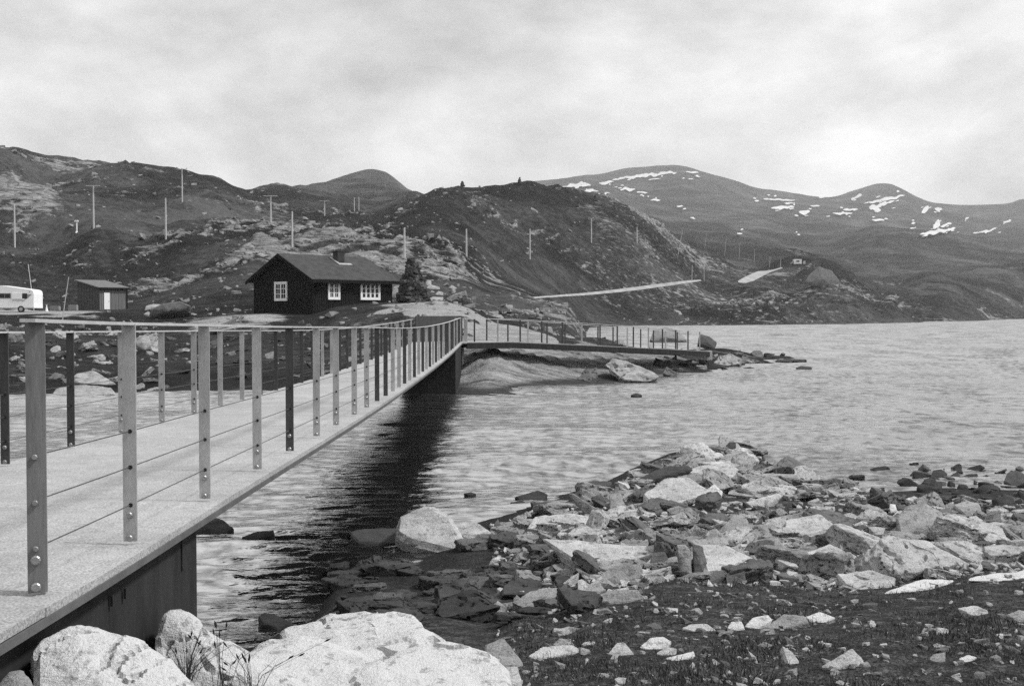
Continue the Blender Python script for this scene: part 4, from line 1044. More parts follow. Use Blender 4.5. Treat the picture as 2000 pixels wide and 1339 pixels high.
# ------------------------------------------------------------------ shed
def shed():
    C, u, v = frame_at(195, 122, math.radians(47))
    W, L = 5.0, 3.15
    zg = 3.2; zf, zbk = 5.80, 6.62
    root = empty('shed', (C.x, C.y, zg))
    tag(root, 'grey wooden shed with sloping roof and white door near the caravan', 'shed')
    def P(a, b, z):
        return u * a + v * b + UP * (z - zg)
    def boards(p0, p1, z0a, z1a, z1b, nrm, mat):
        m = MB(); n = 16
        for i in range(n):
            t0, t1 = i / n + 0.003, (i + 1) / n - 0.003
            a, b = p0.lerp(p1, t0), p0.lerp(p1, t1)
            za, zb_ = z1a + (z1b - z1a) * t0, z1a + (z1b - z1a) * t1
            o_ = nrm * (0.02 if i % 2 else 0.0); q = nrm * -0.08
            m.hexa([a + o_ + UP * (z0a - zg), b + o_ + UP * (z0a - zg), b + q + UP * (z0a - zg), a + q + UP * (z0a - zg), a + o_ + UP * (za - zg), b + o_ + UP * (zb_ - zg), b + q + UP * (zb_ - zg), a + q + UP * (za - zg)])
        return m.build('wall', mat, root)
    boards(u * 0.0, u * L, zg, zf, zf, -v, 'shed_front')
    boards(v * 0.0, v * W, zg, zf, zbk, -u, 'shed_wall')
    boards(u * L, u * L + v * W, zg, zf, zbk, u, 'shed_wall')
    boards(v * W, u * L + v * W, zg, zbk, zbk, v, 'shed_wall')
    o, k = 0.25, (zbk - zf) / W
    m = MB()
    m.hexa([P(-o, -o, zf - k * o + .02), P(L + o, -o, zf - k * o + .02), P(L + o, W + o, zbk + k * o + .02), P(-o, W + o, zbk + k * o + .02),
            P(-o, -o, zf - k * o + .14), P(L + o, -o, zf - k * o + .14), P(L + o, W + o, zbk + k * o + .14), P(-o, W + o, zbk + k * o + .14)])
    rf = m.build('roof', 'shed_roof', root)
    m = MB()
    m.hexa([P(-o, -o - .04, zf - k * o - .1), P(L + o, -o - .04, zf - k * o - .1), P(L + o, -o - .005, zf - k * o - .1), P(-o, -o - .005, zf - k * o - .1),
            P(-o, -o - .04, zf - k * o + .1), P(L + o, -o - .04, zf - k * o + .1), P(L + o, -o - .005, zf - k * o + .1), P(-o, -o - .005, zf - k * o + .1)])
    m.build('fascia', 'cabin_trim', rf)
    m = MB()
    a0 = L - 0.08
    m.hexa([P(a0, -.12, zg), P(a0 + .12, -.12, zg), P(a0 + .12, -.03, zg), P(a0, -.03, zg), P(a0, -.12, zf), P(a0 + .12, -.12, zf), P(a0 + .12, -.03, zf), P(a0, -.03, zf)])
    m.build('corner_post', 'cabin_trim', root)
    m = MB()
    m.hexa([P(.50, -.06, zg + .33), P(1.14, -.06, zg + .33), P(1.14, -.021, zg + .33), P(.50, -.021, zg + .33), P(.50, -.06, zg + 2.12), P(1.14, -.06, zg + 2.12), P(1.14, -.021, zg + 2.12), P(.50, -.021, zg + 2.12)])
    d = m.build('door', 'white_paint', root)
    m = MB().box(tuple(P(1.04, -.09, zg + 1.2)), (0.05, 0.05, 0.05)).build('handle', 'steel_dark', d)
shed()

# ------------------------------------------------------------------ caravan (tail end in view)
def caravan():
    D = 108.0
    xr = at(66, 600, D).x
    zg = hz(xr - 1.5, D)
    root = empty('caravan', (xr, D, zg))
    tag(root, 'white caravan with dark side windows parked at the left edge', 'caravan')
    Lc, Wd = 5.6, 2.1
    prof_ = [(0.0, .42), (-.02, .9), (0.0, 1.75), (-.06, 2.02), (-.25, 2.15), (-1.2, 2.28), (-3.2, 2.55), (-4.9, 2.55), (-5.4, 2.3), (-5.6, 1.5), (-5.55, .8), (-5.3, .42)]
    vs = [(x, 0, z) for x, z in prof_] + [(x, Wd, z) for x, z in prof_]
    n = len(prof_)
    fs = [tuple(range(n)), tuple(range(2 * n - 1, n - 1, -1))] + [(i, (i + 1) % n, n + (i + 1) % n, n + i) for i in range(n)]
    body = MB().add(vs, fs).build('body', 'caravan_white', root)
    def plate(name, pts, mat, par, e=0.02):
        k = len(pts)
        vs = [(x, -e, z) for x, z in pts] + [(x, 0.01, z) for x, z in pts]
        fs = [tuple(range(k))[::-1], tuple(range(k, 2 * k))] + [(i, (i + 1) % k, k + (i + 1) % k, k + i) for i in range(k)]
        return MB().add(vs, fs).build(name, mat, par)
    def rect(x0, x1, z0, z1):
        return [(x0, z0), (x1, z0), (x1, z1), (x0, z1)]
    w1 = plate('window', rect(-3.3, -2.15, 1.32, 1.82), 'caravan_grey', body)
    plate('pane', rect(-3.22, -2.78, 1.38, 1.76), 'window_glass', w1, 0.03); plate('pane', rect(-2.72, -2.23, 1.38, 1.76), 'window_glass', w1, 0.03)
    plate('window', rect(-1.08, -.62, 1.32, 1.80), 'window_glass', body, 0.025)
    plate('window', [(-.9, 1.2), (-.62, 1.31), (-.2, 1.70), (-.2, 1.72), (-.62, 1.70)], 'caravan_grey', body, 0.021)
    plate('shade_panel', rect(-2.05, -1.10, 1.28, 1.84), 'caravan_white', body, 0.05)
    plate('trim_strip', rect(-2.05, -.85, 1.12, 1.17), 'caravan_grey', body, 0.03)
    plate('vent', rect(-.42, -.32, 1.94, 1.99), 'caravan_grey', body, 0.03)
    plate('skirt', rect(-5.3, -.02, .34, .44), 'caravan_grey', body, 0.005)
    wh = empty('wheel'); wh.parent = root; wh.location = (-1.22, 0.0, .31)
    m = MB().tube([(0, -.03, 0), (0, .16, 0)], .31, 20); m.build('tyre', 'rubber', wh)
    m = MB().tube([(0, -.045, 0), (0, .0, 0)], [.17, .19], 14); m.build('rim', 'flashing', wh)
    m = MB().tube([(-4.9, .2, 0), (-4.9, .2, .5)], .05, 8); m.build('jack_leg', 'steel_dark', root)
caravan()

# ------------------------------------------------------------------ small things on the gravel plateau
def ground_at(px, py, D):
    p = at(px, py, D)
    return p.x, D, hz(p.x, D)
x, y, z = ground_at(91, 602, 113)
m = MB().tube([(0, 0, 0.0), (0, 0, .03)], .2, 4).tube([(0, 0, .03), (0, 0, .3), (0, 0, .62)], [.15, .09, .03], 12)
o = m.build('marker_cone', 'white_paint', None, 40); o.location = (x, y, z)
tag(o, 'small white marker cone standing on gravel right of the caravan', 'cone')
def block(px, D, w, h, label):
    x, y, z = ground_at(px, 602, D)
    bm = bmesh.new(); bmesh.ops.create_cube(bm, size=1.0)
    bmesh.ops.scale(bm, vec=(w, .6, h), verts=bm.verts)
    bmesh.ops.bevel(bm, geom=bm.edges[:], offset=.05, segments=2, affect='EDGES')
    for v_ in bm.verts:
        v_.co += mnoise.noise_vector(v_.co * 2.1 + Vector((px, 0, 0))) * .03
    me_ = bpy.data.meshes.new('concrete_block'); bm.to_mesh(me_); bm.free()
    o = link('concrete_block', me_, 'block_concrete'); o.location = (x, y, z + h / 2 - .03)
    tag(o, label, 'block', 'concrete blocks by the shed')
block(108, 118, .95, .5, 'low grey concrete block between the white cone and the dark post')
block(143, 118, .85, .62, 'grey concrete block standing against the left side of the shed')
def pole(name, px, ytop, ybase, label, cat='pole', group=None, pxt=None, r=0.1, arm=False, mat='wood_pole', dmin=60, dmax=1500, D=None, sink=0.25):
    if D is None:
        p = ghit(px, ybase, dmin, dmax)
    else:
        q = at(px, ybase, D); p = np.array([q.x, D, hz(q.x, D)])
    D = p[1]
    h = (ybase - ytop) / F * D
    lean = ((pxt - px) / F * D) if pxt is not None else 0.0
    m = MB().tube([(0, 0, -sink), (lean * .5, 0, h * .5), (lean, 0, h)], [r, r * .9, r * .75], 7)
    if arm:
        root = empty(name, (p[0], p[1], p[2]))
        m.build('shaft', mat, root, 50)
        MB().box((0, -r, h - .12), (2.6, .1, .14)).build('crossarm', mat, root)
        for s in (-1.15, 0, 1.15):
            MB().tube([(s, -r, h - .05), (s, -r, h + .18)], .045, 6).build('insulator', 'cable_steel', root)
        o = root
    else:
        o = m.build(name, mat, None, 50); o.location = (p[0], p[1], p[2])
    tag(o, label, cat, group)
    return o
pole('marker_post', 120, 564, 602, 'dark thin post behind the concrete blocks by the shed', 'post', D=121, r=.07, mat='wood_dark')
SG = 'leaning snow poles'
pole('snow_pole', 67, 512, 604, 'thin pale snow pole leaning left behind the caravan', 'snow pole', SG, 56, .045, D=112)
pole('snow_pole', 121, 533, 618, 'thin pale snow pole leaning right in front of the concrete blocks', 'snow pole', SG, 135, .045, D=98)
UG = 'utility poles across the hillside'
P_ = [(29,398,483,0,'bare utility pole above the caravan, nearest the left edge'),
 (183,362,445,1,'utility pole with crossarm just right of the white post on the hillside'),
 (324,387,466,0,'tall bare utility pole on the slope between the shed and the cabin'),
 (356,330,394,1,'utility pole with crossarm rising above the left ridge line'),
 (529,382,433,1,'utility pole with crossarm in the saddle up behind the cabin roof'),
 (571,413,481,0,'bare utility pole directly above the cabin roof ridge'),
 (634,392,421,1,'short distant utility pole with crossarm below the grey dome mountain'),
 (692,386,413,0,'left pole of the distant pair below the grey dome mountain'),
 (701,384,411,0,'right pole of the distant pair below the grey dome mountain'),
 (790,445,503,0,'bare utility pole standing just above the big stone cairn'),
 (911,447,501,0,'bare utility pole on the dark slope right of the big cairn'),
 (1035,447,506,0,'bare utility pole in the middle of the cairn hill slope'),
 (1155,427,474,0,'bare utility pole in front of the dark hollow on the cairn hill'),
 (1244,443,474,0,'pale utility pole on the right shoulder of the cairn hill')]
for (x, yt, yb, arm, lb) in P_:
    pole('utility_pole', x, yt, yb, lb, 'utility pole', UG, None, .17, bool(arm), dmin=100, dmax=900)
SR = 'snow poles along the road'
for (x, yt, yb, xt, lb) in [(1324,450,497,1333,'long snow pole leaning right at the foot of the cairn hill'),
 (1376,455,484,1380,'thin snow pole leaning right beside a taller leaning pole'),
 (1415,467,500,1418,'thin snow pole on rocky ground left of the upper road'),
 (1443,473,506,1445,'snow pole right above the lower end of the upper road'),
 (1473,486,512,1474,'short snow pole above the middle of the upper road'),
 (1503,499,522,1504,'short snow pole beside the bend of the upper road'),
 (1524,505,523,1525,'snow pole at the far end of the upper road'),
 (1375,516,548,1375,'thin snow pole where the lower road ends'),
 (1351,518,549,1352,'snow pole close to the right end of the lower road')]:
    pole('snow_pole', x, yt, yb, lb, 'snow pole', SR, xt, .10, dmin=200, dmax=700)
# white post with a box head on the hillside
p = ghit(150, 454, 120, 400); D = p[1]; h = 24 / F * D
root = empty('white_post', tuple(p)); tag(root, 'white post with a box head standing on the left hillside', 'post')
MB().tube([(0, 0, -.2), (0, 0, h * .9)], .13, 8).build('shaft', 'white_paint', root, 40)
MB().box((-.05, 0, h * .93), (.62, .4, .34)).build('head', 'white_paint', root)
MB().tube([(0, 0, -.1), (0, 0, .22)], [.34, .2], 8).build('foot', 'white_paint', root, 40)

# ------------------------------------------------------------------ rocks
def finish_rock(bm, size, bev, cuts, rough, nsc, seed, lay, name):
    """worn edges, then broken, slightly layered faces"""
    if bev:
        bmesh.ops.bevel(bm, geom=bm.edges[:], offset=size * bev, segments=1, affect='EDGES', clamp_overlap=True)
    bmesh.ops.triangulate(bm, faces=bm.faces[:])
    for c in range(cuts):
        lim = size * (0.30, 0.16, 0.085, 0.045, 0.026)[c]
        long_e = [e for e in bm.edges if e.calc_length() > lim]
        if long_e:
            bmesh.ops.subdivide_edges(bm, edges=long_e, cuts=1)
            bmesh.ops.triangulate(bm, faces=[f for f in bm.faces if len(f.verts) > 3])
    bm.normal_update()
    so = Vector((seed * 3.17 % 91, seed * 1.71 % 83, seed * .93 % 71))
    for v in bm.verts:
        q = v.co / size
        d = mnoise.noise(q * nsc * 1.5 + so) * .55 + mnoise.noise(q * nsc * 5 + so) * .45 + mnoise.noise(q * nsc * 13 + so) * .28
        if lay:
            s_ = (q.z * 1.0 + q.x * .45 + q.y * .2) * 9 + mnoise.noise(q * 2.3 + so) * 1.6
            fr = s_ % 1.0
            d += lay * ((fr if fr < .82 else (1 - fr) * 4.5) - .5) * 1.6
        if cuts >= 4:
            w_ = q + mnoise.noise_vector(q * 2.0 + so) * .10
            cx_ = abs(mnoise.noise(Vector((w_.x * 1.3 + w_.z * 2.2, w_.y * 1.6, w_.z * 3.2 - w_.x * 1.6)) * 1.9 + so))
            d -= 3.4 * max(0.0, 1 - cx_ / .028)
            cy_ = mnoise.noise(Vector((w_.x * .9 + w_.z * 1.8, w_.y, w_.z * 2.4 - w_.x * 1.2)) * 2.3 + so)
            d += .7 * (1 if cy_ > .06 else -1 if cy_ < -.03 else cy_ * 10)
        v.co += v.normal * d * rough * size
    me_ = bpy.data.meshes.new(name)
    bm.to_mesh(me_); bm.free()
    me_.shade_smooth(); me_.set_sharp_from_angle(angle=math.radians(24))
    return me_
def hull_rock(pts, bev=0.05, cuts=2, rough=0.035, nsc=1.6, seed=0, lay=0.0, name='rock'):
    """angular stone from a cloud of points"""
    bm = bmesh.new()
    for p in pts:
        bm.verts.new(p)
    r = bmesh.ops.convex_hull(bm, input=bm.verts[:])
    gone = [g for g in r['geom_interior'] + r['geom_unused'] if isinstance(g, bmesh.types.BMVert) and g.is_valid]
    if gone:
        bmesh.ops.delete(bm, geom=list(set(gone)), context='VERTS')
    size = max((max(v.co[k] for v in bm.verts) - min(v.co[k] for v in bm.verts)) for k in range(3))
    bmesh.ops.dissolve_limit(bm, angle_limit=math.radians(9), verts=bm.verts[:], edges=bm.edges[:])
    return finish_rock(bm, size, bev, cuts, rough, nsc, seed, lay, name)
def cut_rock(sx, sy, sz, ncut, seed, bev, cuts, rough, lay, name):
    """split stone: a block chopped by random cleavage planes"""
    rn = random.Random(seed)
    bm = bmesh.new()
    bmesh.ops.create_cube(bm, size=1.0)
    bmesh.ops.scale(bm, vec=(sx, sy, sz), verts=bm.verts)
    sh = (rn.uniform(-.35, .35), rn.uniform(-.35, .35))
    for v in bm.verts:
        v.co.x += v.co.z * sh[0]; v.co.y += v.co.z * sh[1]
        v.co += Vector((rn.uniform(-.06, .06), rn.uniform(-.06, .06), rn.uniform(-.12, .12) * sz))
    for i in range(ncut):
        t = rn.uniform(0, 2 * math.pi)
        el = rn.choice((0.0, 0.1, .25, .6, 1.15)) * rn.choice((-1, 1, 1))
        nn = Vector((math.cos(t) * math.cos(el), math.sin(t) * math.cos(el), math.sin(el))).normalized()
        ext = max(abs(v.co.dot(nn)) for v in bm.verts)
        g = bm.verts[:] + bm.edges[:] + bm.faces[:]
        bmesh.ops.bisect_plane(bm, geom=g, plane_co=nn * ext * rn.uniform(.52, .88), plane_no=nn, clear_outer=True)
        be = [e for e in bm.edges if e.is_boundary]
        if be:
            bmesh.ops.contextual_create(bm, geom=be)
    bmesh.ops.recalc_face_normals(bm, faces=bm.faces)
    return finish_rock(bm, 1.0, bev, cuts, rough, 1.8, seed, lay, name)
def cloud(sx, sy, sz, n=16, seed=0, slab=0.7):
    rn = random.Random(seed)
    pts = []
    for i in range(n):
        t = rn.uniform(0, 2 * math.pi); rr = rn.uniform(.72, 1.0)
        top = i % 2
        z = (rn.uniform(.55, 1.0) if top else rn.uniform(-1.0, -.35))
        k = rr * (rn.uniform(slab, 1.0) if top else 1.0)
        pts.append(Vector((math.cos(t) * k * sx / 2, math.sin(t) * k * sy / 2, z * sz / 2)))
    return pts
ROCKN = [0]
def put_rock(me_, mat, loc, rot, name, label, cat, group=None, scale=(1, 1, 1)):
    if not me_.materials:
        me_.materials.append(MATS[mat])
    o = bpy.data.objects.new(name, me_)
    COL.objects.link(o)
    o.location = loc; o.rotation_euler = rot; o.scale = scale
    if o.material_slots and o.material_slots[0].material != MATS[mat]:
        o.material_slots[0].link = 'OBJECT'; o.material_slots[0].material = MATS[mat]
    tag(o, label, cat, group)
    return o
LAND = []
SHORT = {   # full label -> short name used when other stones are described by their neighbour
 'big white boulder in the bottom left corner beside the dark abutment': 'bottom left white boulder',
 'long rounded pale slab in the foreground reaching down to the wet rocks': 'long foreground slab',
 'large light boulder standing in the water at the end of the dark reflection': 'large light boulder',
 'long pale wedge slab pointing left over the wet rocks': 'long wedge slab',
 'broad pale sloping slab at the edge of the dark turf': 'broad sloping slab',
 'tilted grey block pointing up among the shore rubble': 'tilted grey block',
 'squared pale rock with a flat top in the middle of the shore rubble': 'squared pale rock',
 'big tilted pale slab left of the large dome shaped rock': 'big tilted slab',
 'large pale dome shaped rock with a sharp left edge': 'dome shaped rock',
 'thin pale slab lying flat at the turf edge below the dome shaped rock': 'thin flat slab',
 'bright flat slab at the right edge of the picture': 'bright right edge slab',
 'tall broken grey rock on top of the rubble at the right': 'tall broken rock',
 'wide pale slab near the right edge above the turf': 'wide right slab',
 'small dark upright stone at the tip of the rocky spit': 'upright spit stone',
 'large cracked pale slab on the near side of the spit': 'large cracked slab',
 'long thin slab with a dark edge running right from the spit': 'dark edged thin slab',
 'narrow plank shaped stone leaning in the rubble by the water': 'plank shaped stone',
 'long cracked pale ledge at the left end of the rubble': 'long cracked ledge',
 'triangular grey stone sitting in the turf near the bottom edge': 'triangular turf stone',
 'bright oval stone in the turf cluster': 'bright oval turf stone',
 'long curved pale stone in the turf right of the foreground slab': 'long curved turf stone',
 'bright blocky stone right of the pointed turf stone': 'bright blocky turf stone',
 'pale stone in the turf left of the stone with a dark underside': 'pale right turf stone',
 'small white stone in the turf near the bottom right corner': 'bottom right white stone',
 'long low whaleback rock where the wet slabs meet the turf': 'whaleback rock',
 'large humped grey rock right of the blocky grey rock': 'large humped rock',
 'biggest dark boulder in the shallows at the right edge': 'biggest shallows boulder',
 'round dark boulder at the left end of the shallows': 'round shallows boulder',
 'long pale ledge at the waterline of the left bank': 'long waterline ledge',
 'round pale boulder on the left bank between two posts': 'round bank boulder',
 'dark overhanging rock outcrop between the shed and the cabin': 'dark outcrop',
 'bright tilted slab at the water under the far span': 'bright tilted slab',
 'pale ledge at the water beyond the end block': 'pale ledge by the end block',
 'grey ledge near the tip of the far point': 'grey tip ledge',
}
def outline_rock(name, out, D, depth, label, mat, cat='rock', group=None, lean=0.6, bulge=0.35, cuts=3, rough=0.022, bev=0.02, lay=0.35, sink=0.25, seed=None, seat=True, lm=None):
    """stone whose front outline was read off the photo; it gets its own distance, depth and back"""
    ys = [p[1] for p in out]; y0, y1 = min(ys), max(ys)
    if seat and y1 < 1335:
        cx_ = sum(p[0] for p in out) / len(out)
        g_ = ghit(cx_, y1 - 1, D * .6, D * 1.7)
        if g_[2] < 0.02:
            g_ = np.array([0, (0.02 - EYE) / ray(cx_, y1)[1], 0])
        depth *= g_[1] / D
        D = float(g_[1])
    pts = []
    H = (y1 - y0) / F * D
    for (px, py) in out:
        t = (y1 - py) / max(1, y1 - y0)               # 0 base, 1 top
        d = D + lean * depth * t
        pts.append(at(px, py, d))
    c = sum(pts, Vector()) / len(pts)
    allp = list(pts)
    mx_ = sum(p[0] for p in out) / len(out)
    for p, (pxo, pyo) in zip(pts, out):
        Dp = p.y; qx = 1000 + F * p.x / Dp
        bx_ = qx + (mx_ - qx) * .16; by_ = pyo + ((y0 + y1) / 2 - pyo) * .16 + (y1 - y0) * .06
        allp.append(at(bx_, by_, Dp + depth * .75))
        if p.z < c.z:
            allp.append(p + Vector((0, .12 * depth, -sink)))
    cf = c + Vector((0, -depth * bulge * .5, -H * .05)); allp.append(cf)
    base = Vector((c.x, c.y, min(p.z for p in pts)))
    loc = base.copy()
    ROCKN[0] += 1
    me_ = hull_rock([p - loc for p in allp], bev, cuts, rough, 1.6, seed or ROCKN[0], lay, name)
    lm = lm or SHORT.get(label)
    if lm:
        LAND.append((sum(p[0] for p in out) / len(out), sum(p[1] for p in out) / len(out), lm))
    return put_rock(me_, mat, loc, (0, 0, 0), name, label, cat, group)
OR = outline_rock
# foreground
OR('boulder', [(58,1400),(60,1290),(75,1258),(118,1230),(166,1216),(218,1229),(312,1266),(350,1300),(440,1400)], 3.95, .75, 'big white boulder in the bottom left corner beside the dark abutment', 'rock_white', 'boulder', 'large pale boulders in the foreground', cuts=5, lean=.5, rough=.013, bev=.03, lay=.45)
OR('boulder', [(300,1400),(306,1255),(318,1207),(340,1188),(374,1202),(440,1241),(535,1302),(640,1370),(640,1400)], 5.35, .9, 'pale wedge shaped boulder with a sloping ridge touching the end of the abutment', 'rock_white', 'boulder', 'large pale boulders in the foreground', cuts=5, lean=.45, rough=.013, bev=.03, lay=.45)
OR('boulder', [(470,1400),(440,1290),(520,1248),(600,1240),(720,1275),(820,1330),(880,1400)], 5.3, 1.1, 'broad smooth pale slab in the foreground, lowest at the bottom edge', 'rock_white', 'boulder', 'large pale boulders in the foreground', cuts=5, lean=.8, rough=.013, bev=.03, lay=.45)
OR('boulder', [(560,1268),(553,1234),(640,1203),(748,1191),(812,1199),(834,1226),(800,1250),(660,1275)], 6.5, .9, 'upper pale slab in the foreground nearest the water', 'rock_white', 'boulder', 'large pale boulders in the foreground', cuts=5, lean=.85, rough=.013, bev=.025, lay=.5)
OR('boulder', [(610,1310),(690,1262),(836,1229),(958,1269),(984,1297),(998,1345),(940,1400),(620,1400)], 5.75, 1.3, 'long rounded pale slab in the foreground reaching down to the wet rocks', 'rock_white', 'boulder', 'large pale boulders in the foreground', cuts=5, lean=.9, rough=.013, bev=.025, lay=.5)
OR('rock', [(-12,1400),(0,1330),(22,1308),(46,1304),(66,1339),(80,1400)], 3.85, .3, 'small grey rock in the very bottom left corner', 'rock_mid')
OR('rock', [(945,1262),(984,1243),(1024,1296),(1010,1310),(965,1300)], 7.4, .45, 'pointed grey stone at the right tip of the long foreground slab', 'rock_mid')
OR('rock', [(985,1300),(1012,1300),(1020,1335),(992,1339)], 6.6, .3, 'pale narrow stone below the pointed grey stone', 'rock_pale')
# shore boulders
OR('boulder', [(770,1040),(773,1014),(790,1001),(838,985),(880,1004),(902,1040),(914,1064),(894,1080),(850,1070),(800,1058)], 16.2, 1.0, 'large light boulder standing in the water at the end of the dark reflection', 'rock_pale', 'boulder', lean=.75, bev=.06, bulge=.1, lay=.1)
OR('rock', [(880,1022),(905,1017),(936,1021),(962,1042),(958,1057),(926,1060),(888,1040)], 16.4, .7, 'pale flat stone leaning against the large light boulder', 'rock_pale')
OR('rock', [(681,1038),(700,1031),(775,1032),(800,1048),(785,1060),(700,1058)], 16.5, .7, 'dark low slab in the water left of the large light boulder', 'rock_damp', lean=.9)
OR('slab', [(1058,1052),(1112,1055),(1330,1068),(1362,1098),(1290,1103),(1160,1090),(1148,1110),(1095,1076)], 14.3, .9, 'long pale wedge slab pointing left over the wet rocks', 'rock_pale', lean=.9, bulge=.05, bev=.02)
OR('slab', [(1362,1062),(1420,1064),(1488,1100),(1492,1122),(1400,1138),(1378,1116)], 12.9, .9, 'broad pale sloping slab at the edge of the dark turf', 'rock_pale', lean=1.0, bulge=.1)
OR('rock', [(1320,1064),(1338,1060),(1350,1075),(1352,1128),(1330,1116)], 12.9, .35, 'upright split stone beside the broad sloping slab, left half', 'rock_mid')
OR('rock', [(1352,1060),(1372,1066),(1380,1100),(1376,1124),(1356,1128)], 12.8, .35, 'upright split stone beside the broad sloping slab, right half', 'rock_dim')
OR('rock', [(1398,1042),(1430,1005),(1450,1004),(1476,1044),(1456,1064),(1410,1058)], 15, .7, 'tilted grey block pointing up among the shore rubble', 'rock_mid', lean=.4)
OR('rock', [(1360,1058),(1372,1040),(1398,1030),(1425,1062),(1400,1075)], 14.2, .6, 'rounded grey rock left of the tilted block', 'rock_mid', lean=.5)
OR('rock', [(1530,1042),(1532,1016),(1600,1004),(1636,1030),(1590,1043),(1556,1052)], 15.4, .8, 'squared pale rock with a flat top in the middle of the shore rubble', 'rock_pale', lean=.8)
OR('rock', [(1444,1075),(1475,1053),(1515,1048),(1540,1072),(1525,1086),(1470,1082)], 14.0, .6, 'rough pitted grey rock below the squared pale rock', 'rock_mid')
OR('slab', [(1550,1112),(1568,1080),(1620,1060),(1652,1076),(1640,1096),(1582,1120)], 13.2, .8, 'big tilted pale slab left of the large dome shaped rock', 'rock_pale', lean=.9)
OR('boulder', [(1735,1058),(1765,1050),(1812,1056),(1850,1078),(1888,1100),(1852,1115),(1790,1122),(1742,1112)], 13.2, .9, 'large pale dome shaped rock with a sharp left edge', 'rock_pale', 'boulder', lean=.8)
OR('slab', [(1722,1158),(1770,1140),(1800,1129),(1866,1132),(1810,1150)], 11.8, .5, 'thin pale slab lying flat at the turf edge below the dome shaped rock', 'rock_white', lean=1.2, bulge=0)
OR('slab', [(1885,1132),(1930,1120),(2010,1112),(2010,1132),(1940,1136)], 12.2, .6, 'bright flat slab at the right edge of the picture', 'rock_white', lean=1.2, bulge=0)
OR('slab', [(1632,1120),(1700,1112),(1752,1128),(1745,1146),(1682,1152),(1650,1140)], 12.3, .7, 'pale slab with a dark gap beneath, left of the thin flat slab', 'rock_pale', lean=.8)
OR('rock', [(1750,1010),(1775,985),(1800,978),(1840,1000),(1850,1040),(1800,1050),(1760,1048)], 15.4, .9, 'tall broken grey rock on top of the rubble at the right', 'rock_mid', lean=.5)
OR('rock', [(1735,1000),(1738,983),(1755,985),(1762,1003)], 16.5, .4, 'small white pointed stone beside the tall broken rock', 'rock_white')
OR('rock', [(1825,1000),(1850,990),(1880,1012),(1890,1022),(1860,1022)], 16.4, .6, 'dark slanting rock right of the tall broken rock', 'rock_dim')
OR('boulder', [(1860,985),(1885,978),(1912,982),(1920,1005),(1890,1008)], 18, .7, 'rounded grey boulder behind the slanting dark rock', 'rock_mid', 'boulder')
OR('slab', [(1890,1022),(1950,1018),(1998,1030),(1985,1060),(1930,1062),(1900,1040)], 15.2, .9, 'wide pale slab near the right edge above the turf', 'rock_pale', lean=.9)
# spit
OR('rock', [(1406,884),(1424,862),(1437,863),(1438,881)], 27.5, .5, 'small dark upright stone at the tip of the rocky spit', 'rock_damp', lean=.1)
OR('slab', [(1400,890),(1440,884),(1472,891),(1455,897),(1410,899)], 27, .6, 'flat dark slab under the upright stone on the spit', 'rock_dim', lean=.9)
OR('slab', [(1330,925),(1360,910),(1420,903),(1445,915),(1430,930),(1370,940)], 24.5, .9, 'broad pale slab on the spit below the flat dark slab', 'rock_pale', lean=.9)
OR('slab', [(1428,918),(1470,920),(1565,928),(1560,934),(1450,933)], 24.2, .8, 'long thin slab with a dark edge running right from the spit', 'rock_mid', lean=.9)
OR('slab', [(1240,938),(1300,910),(1345,908),(1355,918),(1290,930),(1262,945)], 25, .6, 'dark slanting slab along the water side of the spit', 'rock_damp', lean=.5)
OR('slab', [(1255,965),(1300,935),(1345,930),(1390,960),(1400,985),(1330,990),(1275,985)], 20.8, 1.0, 'large cracked pale slab on the near side of the spit', 'rock_pale', lean=.9)
OR('rock', [(1376,958),(1395,945),(1412,960),(1405,977),(1385,972)], 21.3, .4, 'squared light block at the right end of the cracked slab', 'rock_white')
OR('rock', [(1440,985),(1475,972),(1520,962),(1528,968),(1490,990)], 19.5, .4, 'pale flake lying on dark turf right of the spit', 'rock_pale')
OR('slab', [(1110,965),(1118,962),(1185,1005),(1172,1010)], 19.3, .25, 'narrow plank shaped stone leaning in the rubble by the water', 'rock_mid', lean=.1, bulge=0, lay=0)
OR('rock', [(1190,965),(1212,960),(1220,985),(1210,1002),(1192,1000)], 19.2, .4, 'rounded upright stone right of the plank shaped stone', 'rock_mid')
OR('rock', [(1006,970),(1050,957),(1070,965),(1060,978),(1020,980)], 20.4, .6, 'dark hump of rock in the water left of the rubble point', 'rock_wet')
OR('rock', [(996,981),(1020,976),(1032,984),(1010,989)], 19.6, .3, 'low dark stone in front of the dark hump in the water', 'rock_wet')
OR('rock', [(1035,980),(1075,978),(1100,992),(1090,1000),(1045,990)], 19.4, .4, 'dark stone between the water hump and the rubble', 'rock_damp')
OR('slab', [(1125,945),(1160,938),(1195,940),(1195,952),(1140,951)], 22.3, .5, 'dark pointed slab lying half in the lake beside the spit', 'rock_damp', lean=.9)
OR('rock', [(955,1035),(975,1020),(1010,1018),(1030,1035),(1020,1050),(965,1050)], 17.3, .7, 'grey rock with dark hollow right of the leaning flat stone', 'rock_mid')
OR('slab', [(1030,1030),(1045,1008),(1120,1002),(1180,1012),(1170,1030),(1080,1042)], 17.6, .9, 'long cracked pale ledge at the left end of the rubble', 'rock_pale', lean=.8)
